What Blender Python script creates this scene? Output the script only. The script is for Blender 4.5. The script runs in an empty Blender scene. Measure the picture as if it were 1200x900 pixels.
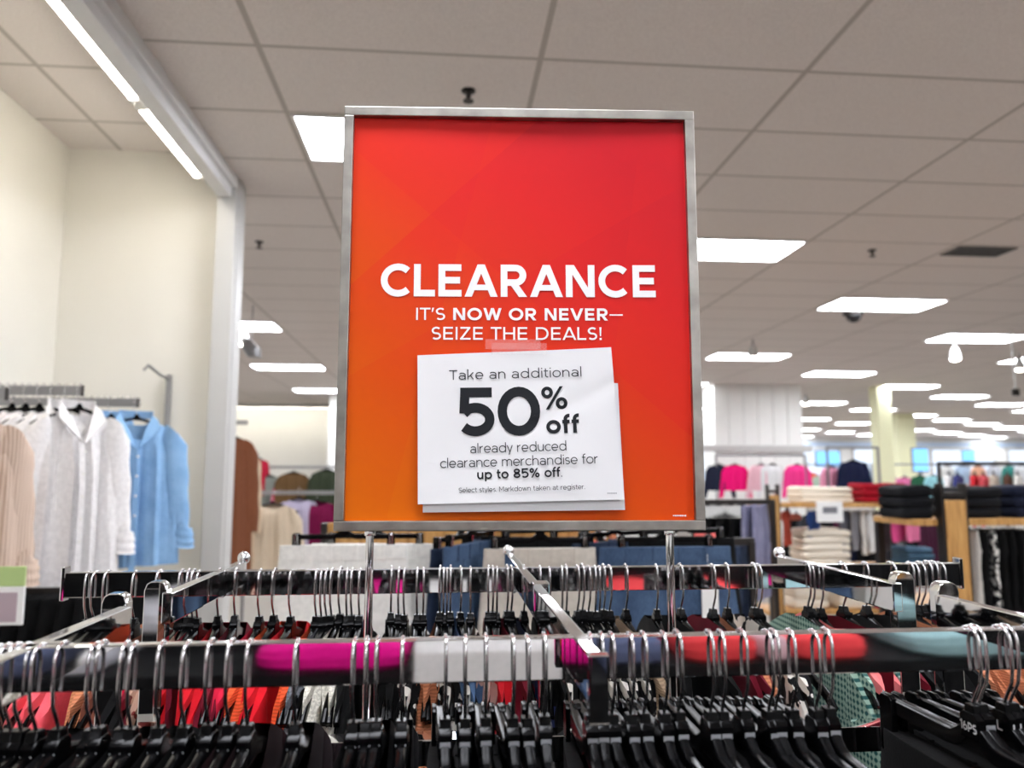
import bpy, bmesh, math, random
from math import sin, cos, pi, radians, atan2, sqrt
from mathutils import Vector, Matrix
random.seed(7)
scene = bpy.context.scene
COL = scene.collection

# ------------------------------------------------------------------ camera, world, exposure
EYE = 1.45                      # eye height; depth runs along +Y, X to the right
YAW, PIT, FPX = radians(5.07), radians(6.77), 902.0
cam_d = bpy.data.cameras.new('camera'); cam = bpy.data.objects.new('camera', cam_d); COL.objects.link(cam)
cam.location = (0, 0, EYE); cam.rotation_euler = (pi / 2 + PIT, 0, -YAW)
cam_d.sensor_width = 36; cam_d.lens = 36 * FPX / 1200; cam_d.clip_start = .02; cam_d.clip_end = 200
cam_d.dof.use_dof = True; cam_d.dof.focus_distance = 1.0; cam_d.dof.aperture_fstop = 4.2
scene.camera = cam
world = bpy.data.worlds.new('world'); scene.world = world; world.use_nodes = True
world.node_tree.nodes['Background'].inputs[0].default_value = (.9, .95, 1, 1)
world.node_tree.nodes['Background'].inputs[1].default_value = .15
vs = scene.view_settings
vs.view_transform = 'Standard'; vs.look = 'None'; vs.exposure = 1.18; vs.gamma = 1.0; vs.use_curve_mapping = False
TROFFER_POWER, STRIP_POWER = 13.0, 13.0

_f = Vector((sin(YAW) * cos(PIT), cos(YAW) * cos(PIT), sin(PIT))); _r = Vector((cos(YAW), -sin(YAW), 0)); _u = _r.cross(_f)
def at(px, py, Y=None, Z=None):
    """point of the store seen at a pixel of the photograph, at depth Y or height Z"""
    d = _f + _r * ((px - 600) / FPX) + _u * ((450 - py) / FPX)
    t = Y / d.y if Y is not None else (Z - EYE) / d.z
    return Vector((0, 0, EYE)) + d * t

# ------------------------------------------------------------------ materials
def srgb(r, g, b):
    c = lambda v: (v / 255 / 12.92) if v / 255 <= .04045 else ((v / 255 + .055) / 1.055) ** 2.4
    return (c(r), c(g), c(b), 1)
def nodes(name):
    m = bpy.data.materials.new(name); m.use_nodes = True
    nt = m.node_tree; return m, nt, nt.nodes['Principled BSDF']
def link(nt, a, b): nt.links.new(a, b)
def N(nt, t, **k):
    n = nt.nodes.new(t)
    for a, v in k.items(): setattr(n, a, v)
    return n
def coords(nt, scale=1, kind='Object'):
    tc = N(nt, 'ShaderNodeTexCoord'); mp = N(nt, 'ShaderNodeMapping')
    s = scale if isinstance(scale, tuple) else (scale,) * 3
    mp.inputs['Scale'].default_value = s
    link(nt, tc.outputs[kind], mp.inputs[0]); return mp.outputs[0]
def ramp(nt, fac, stops, interp='LINEAR'):
    r = N(nt, 'ShaderNodeValToRGB'); r.color_ramp.interpolation = interp
    e = r.color_ramp.elements
    while len(e) < len(stops): e.new(.5)
    for i, (p, c) in enumerate(stops): e[i].position = p; e[i].color = c
    link(nt, fac, r.inputs[0]); return r.outputs[0]
def noise(nt, co, scale, detail=3, rough=.5):
    n = N(nt, 'ShaderNodeTexNoise'); n.inputs['Scale'].default_value = scale; n.inputs['Detail'].default_value = detail
    n.inputs['Roughness'].default_value = rough; link(nt, co, n.inputs['Vector']); return n.outputs[0]
def bump(nt, bs, h, strength=.2, dist=.002):
    b = N(nt, 'ShaderNodeBump'); b.inputs['Strength'].default_value = strength; b.inputs['Distance'].default_value = dist
    link(nt, h, b.inputs['Height']); link(nt, b.outputs[0], bs.inputs['Normal'])
def mul(c, k): return (min(c[0] * k, 1), min(c[1] * k, 1), min(c[2] * k, 1), 1)
_cache = {}
def fabric(name, rgb, kind='plain', rgb2=None, rough=.9):
    """cloth: plain weave, knit ribs, heather, stripes, animal print, plaid or denim"""
    if name in _cache: return _cache[name]
    m, nt, bs = nodes(name); c = srgb(*rgb); c2 = srgb(*rgb2) if rgb2 else mul(c, .75)
    bs.inputs['Roughness'].default_value = rough; bs.inputs['Specular IOR Level'].default_value = .2
    co = coords(nt)
    if kind == 'stripe':
        w = N(nt, 'ShaderNodeTexWave', wave_type='BANDS', bands_direction='X'); w.inputs['Scale'].default_value = 26
        w.inputs['Distortion'].default_value = .6; link(nt, co, w.inputs[0]); fac = w.outputs[1]
        link(nt, ramp(nt, fac, [(.35, c), (.6, c2)]), bs.inputs[0]); h = noise(nt, co, 300)
    elif kind == 'knit':
        w = N(nt, 'ShaderNodeTexWave', wave_type='BANDS', bands_direction='Z'); w.inputs['Scale'].default_value = 90
        w.inputs['Distortion'].default_value = 2; link(nt, co, w.inputs[0]); h = w.outputs[1]
        link(nt, ramp(nt, h, [(.2, mul(c, .72)), (.8, c)]), bs.inputs[0])
    elif kind == 'print':
        n = noise(nt, co, 38, 2); link(nt, ramp(nt, n, [(.49, c), (.51, c2)], 'CONSTANT'), bs.inputs[0]); h = noise(nt, co, 400)
    elif kind == 'plaid':
        a = N(nt, 'ShaderNodeTexWave', wave_type='BANDS', bands_direction='X'); a.inputs['Scale'].default_value = 34
        b = N(nt, 'ShaderNodeTexWave', wave_type='BANDS', bands_direction='Z'); b.inputs['Scale'].default_value = 34
        link(nt, co, a.inputs[0]); link(nt, co, b.inputs[0])
        mx = N(nt, 'ShaderNodeMath', operation='ADD'); link(nt, a.outputs[1], mx.inputs[0]); link(nt, b.outputs[1], mx.inputs[1])
        hf = N(nt, 'ShaderNodeMath', operation='MULTIPLY'); hf.inputs[1].default_value = .5; link(nt, mx.outputs[0], hf.inputs[0])
        link(nt, ramp(nt, hf.outputs[0], [(.25, c), (.6, c2)]), bs.inputs[0]); h = noise(nt, co, 300)
    elif kind == 'denim':
        n = noise(nt, co, 9, 4); n2 = noise(nt, coords(nt, (700, 700, 60)), 1, 2)
        mx = N(nt, 'ShaderNodeMath', operation='ADD'); link(nt, n, mx.inputs[0]); link(nt, n2, mx.inputs[1])
        hf = N(nt, 'ShaderNodeMath', operation='MULTIPLY'); hf.inputs[1].default_value = .5; link(nt, mx.outputs[0], hf.inputs[0])
        link(nt, ramp(nt, hf.outputs[0], [(.36, c2), (.62, c)]), bs.inputs[0]); h = n2
    else:
        sc = 260 if kind == 'heather' else 60
        n = noise(nt, co, sc, 3); link(nt, ramp(nt, n, [(.35, c2 if kind == 'heather' else mul(c, .88)), (.65, c)]), bs.inputs[0]); h = noise(nt, co, 350)
    bump(nt, bs, h, .35, .0015)
    _cache[name] = m; return m
def plain(name, rgb, rough=.5, metal=0, spec=.5, nz=0, nscale=40, bm=0):
    if name in _cache: return _cache[name]
    m, nt, bs = nodes(name); c = srgb(*rgb)
    bs.inputs['Base Color'].default_value = c; bs.inputs['Roughness'].default_value = rough; bs.inputs['Metallic'].default_value = metal
    bs.inputs['Specular IOR Level'].default_value = spec
    n = noise(nt, coords(nt), nscale, 4)
    if nz: link(nt, ramp(nt, n, [(.3, mul(c, 1 - nz)), (.7, c)]), bs.inputs[0])
    if bm: bump(nt, bs, n, bm, .001)
    _cache[name] = m; return m
def chrome_mat():
    m, nt, bs = nodes('polished_chrome')
    bs.inputs['Base Color'].default_value = (.80, .80, .81, 1); bs.inputs['Metallic'].default_value = 1
    n = noise(nt, coords(nt, (4, 4, 60)), 8, 5)
    r = N(nt, 'ShaderNodeMapRange'); r.inputs['To Min'].default_value = .015; r.inputs['To Max'].default_value = .06
    link(nt, n, r.inputs[0]); link(nt, r.outputs[0], bs.inputs['Roughness']); return m
CHROME = chrome_mat()
WIRE = plain('hook_wire', (222, 222, 224), .16, 1)
BRUSHED = None
def brushed_mat():
    m, nt, bs = nodes('brushed_frame_metal'); bs.inputs['Metallic'].default_value = 1
    n = noise(nt, coords(nt, (30, 30, 900)), 1, 4); n2 = noise(nt, coords(nt), 25, 3)
    link(nt, ramp(nt, n2, [(.3, srgb(146, 142, 136)), (.7, srgb(184, 180, 172))]), bs.inputs[0])
    r = N(nt, 'ShaderNodeMapRange'); r.inputs['To Min'].default_value = .30; r.inputs['To Max'].default_value = .48
    link(nt, n, r.inputs[0]); link(nt, r.outputs[0], bs.inputs['Roughness']); return m
BRUSHED = brushed_mat()
BLACK_PLASTIC = plain('black_hanger_plastic', (7, 7, 8), .2, 0, .13, .2)
TAG_GREY = plain('size_marker_grey', (150, 152, 156), .5)
TAG_WHITE = plain('marker_print_white', (225, 225, 225), .6)
WHITE_WALL = plain('warm_white_wall_paint', (229, 226, 217), .75, 0, .3, .03, 3, .05)
COOL_WALL = plain('white_far_wall_paint', (236, 236, 232), .75, 0, .3, .03, 3)
TRIM_GREY = plain('pale_grey_trim_paint', (192, 191, 188), .45, 0, .4, .03, 6)
DARK_METAL = plain('dark_grey_metal', (62, 58, 56), .35, .8)
GREY_METAL = plain('grey_fixture_metal', (150, 150, 152), .35, .7)
BLACK = fabric('black_cloth', (8, 8, 9))
def wood_mat():
    m, nt, bs = nodes('honey_wood'); co = coords(nt, (18, 18, 1.6)); n = noise(nt, co, 3, 5, .6)
    link(nt, ramp(nt, n, [(.3, srgb(150, 104, 52)), (.5, srgb(190, 142, 80)), (.7, srgb(205, 160, 98))]), bs.inputs[0])
    bs.inputs['Roughness'].default_value = .45; bump(nt, bs, n, .1, .001); return m
WOOD = wood_mat()
def emit(name, rgb, power):
    m = bpy.data.materials.new(name); m.use_nodes = True; nt = m.node_tree; nt.nodes.clear()
    e = N(nt, 'ShaderNodeEmission'); e.inputs[0].default_value = srgb(*rgb); e.inputs[1].default_value = power
    o = N(nt, 'ShaderNodeOutputMaterial'); link(nt, e.outputs[0], o.inputs[0]); return m
DIFFUSER = emit('lit_ceiling_diffuser', (244, 247, 255), TROFFER_POWER)
TUBE = emit('lit_fluorescent_tube', (255, 248, 234), STRIP_POWER)
WASH = emit('lit_wall_wash_tube', (255, 248, 232), 15.0)
SPOT = emit('lit_spot_lamp', (255, 250, 240), 14)
SCREEN = emit('lit_blue_screen', (120, 185, 245), 1.0)

# ------------------------------------------------------------------ mesh helpers
class MB:
    def __init__(s): s.v = []; s.f = []
    def add(s, vs, fs):
        o = len(s.v); s.v += [tuple(p) for p in vs]; s.f += [tuple(i + o for i in f) for f in fs]; return s
    def box(s, c, d, rz=0, M=None):
        x, y, z = d[0] / 2, d[1] / 2, d[2] / 2; R = Matrix.Rotation(rz, 3, 'Z') if M is None else M; c = Vector(c)
        P = [c + R @ Vector((a * x, b * y, e * z)) for e in (-1, 1) for a, b in ((-1, -1), (1, -1), (1, 1), (-1, 1))]
        return s.add(P, [(3, 2, 1, 0), (4, 5, 6, 7), (0, 1, 5, 4), (1, 2, 6, 5), (2, 3, 7, 6), (3, 0, 4, 7)])
    def loft(s, rings, cap=True, closed=True):
        n = len(rings[0]); vs = [p for r in rings for p in r]; fs = []
        for i in range(len(rings) - 1):
            for j in range(n if closed else n - 1):
                k = (j + 1) % n; fs.append((i * n + j, i * n + k, (i + 1) * n + k, (i + 1) * n + j))
        if cap and closed: fs += [tuple(range(n - 1, -1, -1)), tuple((len(rings) - 1) * n + j for j in range(n))]
        return s.add(vs, fs)
    def sweep(s, pts, prof, up=(0, 0, 1), scales=None, cap=True):
        """profile (a, b): a across, b along up, swept along pts"""
        pts = [Vector(p) for p in pts]; up = Vector(up); rings = []
        for i, p in enumerate(pts):
            t = (pts[min(i + 1, len(pts) - 1)] - pts[max(i - 1, 0)]).normalized()
            a = t.cross(up)
            if a.length < 1e-4: a = t.cross(Vector((.3, 1, .2)))
            a.normalize(); b = a.cross(t).normalized(); k = scales[i] if scales else 1
            rings.append([p + a * (q[0] * k) + b * (q[1] * k) for q in prof])
        return s.loft(rings, cap)
    def tube(s, pts, r, n=8, scales=None, up=(.01, .02, 1)):
        return s.sweep(pts, [(r * cos(2 * pi * i / n), r * sin(2 * pi * i / n)) for i in range(n)], up, scales)
    def lathe(s, prof, c=(0, 0, 0), n=20):
        c = Vector(c); return s.loft([[c + Vector((r * cos(2 * pi * i / n), r * sin(2 * pi * i / n), z)) for i in range(n)] for r, z in prof])
    def prism(s, poly, h0, h1, plane='xz'):
        mp = {'xz': lambda a, b, h: (a, h, b), 'yz': lambda a, b, h: (h, a, b), 'xy': lambda a, b, h: (a, b, h)}[plane]
        return s.loft([[mp(a, b, h0) for a, b in poly], [mp(a, b, h1) for a, b in poly]])
    def ball(s, c, r, n=10, m=6, sc=(1, 1, 1)):
        c = Vector(c)
        return s.loft([[c + Vector((r * sc[0] * sin(pi * i / m) * cos(2 * pi * j / n), r * sc[1] * sin(pi * i / m) * sin(2 * pi * j / n), r * sc[2] * cos(pi * i / m)))
                        for j in range(n)] for i in [.08] + list(range(1, m)) + [m - .08]])
    def mesh(s, name, mat, bevel=0, smooth=35, merge=0, seg=2):
        if bevel and smooth == 35: smooth = 12
        bm = bmesh.new(); vv = [bm.verts.new(p) for p in s.v]
        for f in s.f:
            try: bm.faces.new([vv[i] for i in f])
            except ValueError: pass
        if merge: bmesh.ops.remove_doubles(bm, verts=bm.verts, dist=merge)
        bmesh.ops.recalc_face_normals(bm, faces=bm.faces)
        if bevel:
            es = [e for e in bm.edges if len(e.link_faces) == 2 and e.calc_face_angle(0) > .6]
            bmesh.ops.bevel(bm, geom=es, offset=bevel, segments=seg, profile=.6, affect='EDGES', clamp_overlap=True)
        me = bpy.data.meshes.new(name); bm.to_mesh(me); bm.free(); me.materials.append(mat)
        if smooth:
            me.polygons.foreach_set('use_smooth', [True] * len(me.polygons)); me.set_sharp_from_angle(angle=radians(smooth))
        return me
def ob(name, mesh, parent=None, loc=None, rot=None, label=None):
    o = bpy.data.objects.new(name, mesh); COL.objects.link(o)
    if parent: o.parent = parent
    if loc is not None: o.location = loc
    if rot is not None: o.rotation_euler = rot
    if label: o['label'] = label
    return o
def thing(name, label, cat, loc=(0, 0, 0), rz=0, group=None):
    o = bpy.data.objects.new(name, None); COL.objects.link(o); o.empty_display_size = .05
    o.location = loc; o.rotation_euler = (0, 0, rz); return tag(o, label, cat, group)
def tag(o, label, cat, group=None):
    o['label'] = label; o['category'] = cat
    if group: o['group'] = group
    return o
def struct(name, mb, mat, bevel=0, smooth=35):
    o = ob(name, mb.mesh(name, mat, bevel, smooth)); o['kind'] = 'structure'; return o
ORD = ['', 'first', 'second', 'third', 'fourth', 'fifth', 'sixth', 'seventh', 'eighth', 'ninth', 'tenth', 'eleventh', 'twelfth', 'thirteenth', 'fourteenth',
       'fifteenth', 'sixteenth', 'seventeenth', 'eighteenth', 'nineteenth', 'twentieth', 'twenty-first', 'twenty-second', 'twenty-third', 'twenty-fourth', 'twenty-fifth',
       'twenty-sixth', 'twenty-seventh', 'twenty-eighth', 'twenty-ninth', 'thirtieth']
def arcp(cx, cy, rx, ry, a0, a1, n=14): return [(cx + rx * cos(radians(a0 + (a1 - a0) * i / n)), cy + ry * sin(radians(a0 + (a1 - a0) * i / n))) for i in range(n + 1)]

# ------------------------------------------------------------------ the room
CEIL, ALC_CEIL, FAR = EYE + 1.83, EYE + 2.02, 36.0
X0, XR, YB = -9.0, 32.0, -7.0
AX, AY = -2.34, 4.81            # alcove: its left wall and its back wall
def ceiling_mat():
    m, nt, bs = nodes('lay_in_ceiling_tiles'); bs.inputs['Roughness'].default_value = .92; bs.inputs['Specular IOR Level'].default_value = .15
    geo = N(nt, 'ShaderNodeNewGeometry'); sp = N(nt, 'ShaderNodeSeparateXYZ'); link(nt, geo.outputs['Position'], sp.inputs[0])
    def line(out, off, step, wid):
        a = N(nt, 'ShaderNodeMath', operation='SUBTRACT'); a.inputs[1].default_value = off; link(nt, out, a.inputs[0])
        b = N(nt, 'ShaderNodeMath', operation='PINGPONG'); b.inputs[1].default_value = step / 2; link(nt, a.outputs[0], b.inputs[0])
        c = N(nt, 'ShaderNodeMath', operation='LESS_THAN'); c.inputs[1].default_value = wid; link(nt, b.outputs[0], c.inputs[0]); return c.outputs[0]
    mx = N(nt, 'ShaderNodeMath', operation='MAXIMUM')
    link(nt, line(sp.outputs[0], .41, 1.22, .013), mx.inputs[0]); link(nt, line(sp.outputs[1], 3.19, .61, .011), mx.inputs[1])
    n = noise(nt, geo.outputs['Position'], 130, 4, .7)
    base = ramp(nt, n, [(.35, srgb(214, 206, 201)), (.6, srgb(229, 222, 217))])
    mix = N(nt, 'ShaderNodeMix', data_type='RGBA'); link(nt, mx.outputs[0], mix.inputs[0]); link(nt, base, mix.inputs[6]); mix.inputs[7].default_value = srgb(182, 175, 168)  # shade of the recessed tile edges put into the colour as darker lines
    link(nt, mix.outputs[2], bs.inputs[0]); bump(nt, bs, n, .25, .004); return m
TILES = ceiling_mat()
struct('floor', MB().box(((X0 + XR) / 2, (FAR + YB) / 2, -.05), (XR - X0, FAR - YB, .1)), plain('beige_carpet', (146, 139, 131), .95, 0, .1, .15, 200, .2))
BX0, BX1 = -1.40, -1.285        # the header beam over the alcove opening
struct('ceiling', MB().box(((BX1 + XR) / 2, (FAR + YB) / 2, CEIL + .04), (XR - BX1, FAR - YB, .08))
       .box(((X0 + BX1) / 2, (FAR + AY + .12) / 2, CEIL + .04), (BX1 - X0, FAR - AY - .12, .08)), TILES)
struct('ceiling_alcove', MB().box(((AX + BX0) / 2, (AY + YB) / 2, ALC_CEIL + .04), (BX0 - AX, AY - YB, .08)), TILES)
struct('wall_left', MB().box((AX - .06, (AY + YB) / 2, ALC_CEIL / 2), (.12, AY - YB, ALC_CEIL)), WHITE_WALL)
struct('wall_back', MB().box(((AX + BX0) / 2, AY + .06, ALC_CEIL / 2), (BX0 - AX + .02, .12, ALC_CEIL)), WHITE_WALL)
# pale grey portal: header beam with two steps, and the column it lands on
b = MB()
b.prism([(BX0, CEIL - .13), (BX1 - .03, CEIL - .13), (BX1 - .03, CEIL - .075), (BX1, CEIL - .07), (BX1, CEIL + .2), (BX0, CEIL + .2)], YB, AY - .1, 'xz')
struct('trim_beam', b, plain('white_beam_paint', (222, 222, 222), .45, 0, .4, .03, 6), .004)
struct('trim_column', MB().box(((BX0 + BX1) / 2, AY - .0, CEIL / 2), (BX1 - BX0, .22, CEIL)).box((BX1 + .004, AY, CEIL / 2), (.008, .14, CEIL)), TRIM_GREY, .006)
struct('wall_far_left', MB().box(((X0 - 2.0) / 2, 21.4, CEIL / 2), (-2.0 - X0, .2, CEIL)), COOL_WALL)
struct('trim_soffit', MB().box(((X0 - 2.0) / 2, 20.2, CEIL - .05), (-2.0 - X0, .1, .1)), TRIM_GREY)
struct('wall_left_outer', MB().box((X0 - .1, 14, CEIL / 2), (.2, 20, CEIL)), COOL_WALL)
struct('wall_centre', MB().box((1.4, 17.9, CEIL / 2), (8.0, .2, CEIL)), COOL_WALL)
# white wall block with narrow vertical panel joints and a grey rail
b = MB(); wx0, wx1, wy = 5.38, 7.22, 14.95
for i in range(6):
    w = (wx1 - wx0) / 6; b.box((wx0 + w * (i + .5), wy + .1, CEIL / 2), (w - .012, .2, CEIL))
b.box(((wx0 + wx1) / 2, wy + .4, CEIL / 2), (wx1 - wx0 - .03, .6, CEIL))
struct('wall_block', b, COOL_WALL)
struct('trim_block', MB().box(((wx0 + wx1) / 2 - .1, wy - .03, 1.98), (wx1 - wx0 + .5, .05, .13)), TRIM_GREY, .004)
struct('wall_far', MB().box((15, FAR + .1, CEIL / 2), (34, .2, CEIL)), COOL_WALL)
ADDED_GLOW = emit('added_far_wall_glow', (214, 228, 248), .75)  # added glowing panes that brighten the far end; no known window there
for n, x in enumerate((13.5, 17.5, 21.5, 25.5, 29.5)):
    w = struct('window_%d' % (n + 1), MB().box((x, FAR - .02, 1.95), (3.2, .04, 1.5)), ADDED_GLOW)
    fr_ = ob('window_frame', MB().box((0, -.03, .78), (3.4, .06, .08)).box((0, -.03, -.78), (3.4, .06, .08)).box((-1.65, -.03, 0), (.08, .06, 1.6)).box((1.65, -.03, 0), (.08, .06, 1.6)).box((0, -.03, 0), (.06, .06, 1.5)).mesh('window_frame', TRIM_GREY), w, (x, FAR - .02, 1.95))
struct('wall_right', MB().box((XR + .1, 14, CEIL / 2), (.2, 44, CEIL)), COOL_WALL)
struct('wall_behind', MB().box((12, YB - .1, CEIL / 2), (44, .2, CEIL)), COOL_WALL)

# ceiling troffers: lattice of two by four foot lights
fr = MB(); w, d = 1.19, .58
for sx, sy, a, c in ((0, -1, w, .02), (0, 1, w, .02)): fr.box((0, sy * (d / 2 - .01), -.006), (w, .02, .012))
for sx in (-1, 1): fr.box((sx * (w / 2 - .01), 0, -.006), (.02, d - .04, .012))
fr_me = fr.mesh('troffer_frame', plain('white_troffer_enamel', (225, 224, 220), .4), .002)
df_me = MB().box((0, 0, -.004), (w - .04, d - .04, .004)).mesh('troffer_diffuser', DIFFUSER)
lamps = []
for j in range(-5, 18):
    for i in range(-3, 13):
        if (i - j) % 2: continue
        x, y = -.2 + 2.44 * i, 4.1 + 1.83 * j
        near = y < 9 and -2 < x < 9
        p = (x > -.62 * y - 1 and x < .92 * y + 1.5 and y > 3)
        if not (near or p): continue
        if x < BX1 + .7 and y < AY + .5: continue
        if (-2 < x < 5.3 and y > 16.5) or (x < 5.3 and y > 17.4) or x < -2 and y > 21 or x < -8.3: continue
        if 5.0 < x < 7.6 and 14.5 < y < 15.9: continue
        lamps.append((y, x))
lamps.sort()
for k, (y, x) in enumerate(lamps):
    if y < 2.5: lab = 'lit rectangular ceiling light above the shopper, outside the picture'
    elif y < 4.2 and x < 1: lab = 'lit square-looking ceiling light partly hidden by the upper left edge of the red sign'
    elif x < 0:
        q = [l for l in lamps if l[1] < 0 and l[0] > 5]; lab = 'lit ceiling light beyond the grey column, left of the sign, %s from the front' % ORD[1 + q.index((y, x))]
    else:
        row = [l for l in lamps if abs(l[0] - y) < .1 and l[1] >= 0]; rows = sorted({round(l[0], 2) for l in lamps if l[1] >= 0 and l[0] > 2.5})
        lab = 'lit ceiling light, %s from the left in the %s row from the front' % (ORD[1 + row.index((y, x))], ORD[1 + rows.index(round(y, 2))])
    t = thing('ceiling_light', lab, 'ceiling light', (x, y, CEIL), 0, 'rectangular ceiling lights')
    ob('light_frame', fr_me, t); ob('diffuser', df_me, t)
# fluorescent strips along the inner side of the beam
for k, (ya, yb) in enumerate(((1.4, 3.60), (3.66, 4.55))):
    t = thing('fluorescent_strip', 'lit fluorescent strip under the grey beam, ' + ('the longer one nearer the viewer' if k == 0 else 'the far one ending near the wall corner'), 'strip light', (-1.47, ya, CEIL - .045), 0, 'strip lights along the beam')
    L = yb - ya
    ob('housing', MB().box((0, L / 2, .03), (.1, L, .05)).mesh('housing', TRIM_GREY, .004), t)
    ob('lamp_tube', MB().tube([(0, .03, -.012), (0, L - .03, -.012)], .024, 12).mesh('lamp_tube', TUBE), t)
    for e in (.012, L - .012): ob('lamp_holder', MB().box((0, e, -.006), (.05, .024, .06)).mesh('lamp_holder', TRIM_GREY, .004), t)

for k in range(5):
    t = thing('fluorescent_strip', 'lit wall-washing strip hidden behind the far soffit, %s from the left' % ORD[k + 1], 'strip light', (X0 + .75 + k * 1.35, 20.45, CEIL - .05), 0, 'strips behind the far soffit')
    ob('housing', MB().box((0, 0, .03), (1.3, .1, .04)).mesh('housing', TRIM_GREY, .004), t); ob('lamp_tube', MB().tube([(-.62, 0, -.012), (.62, 0, -.012)], .024, 12, None, (0, 1, .1)).mesh('lamp_tube', WASH), t)
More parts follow.
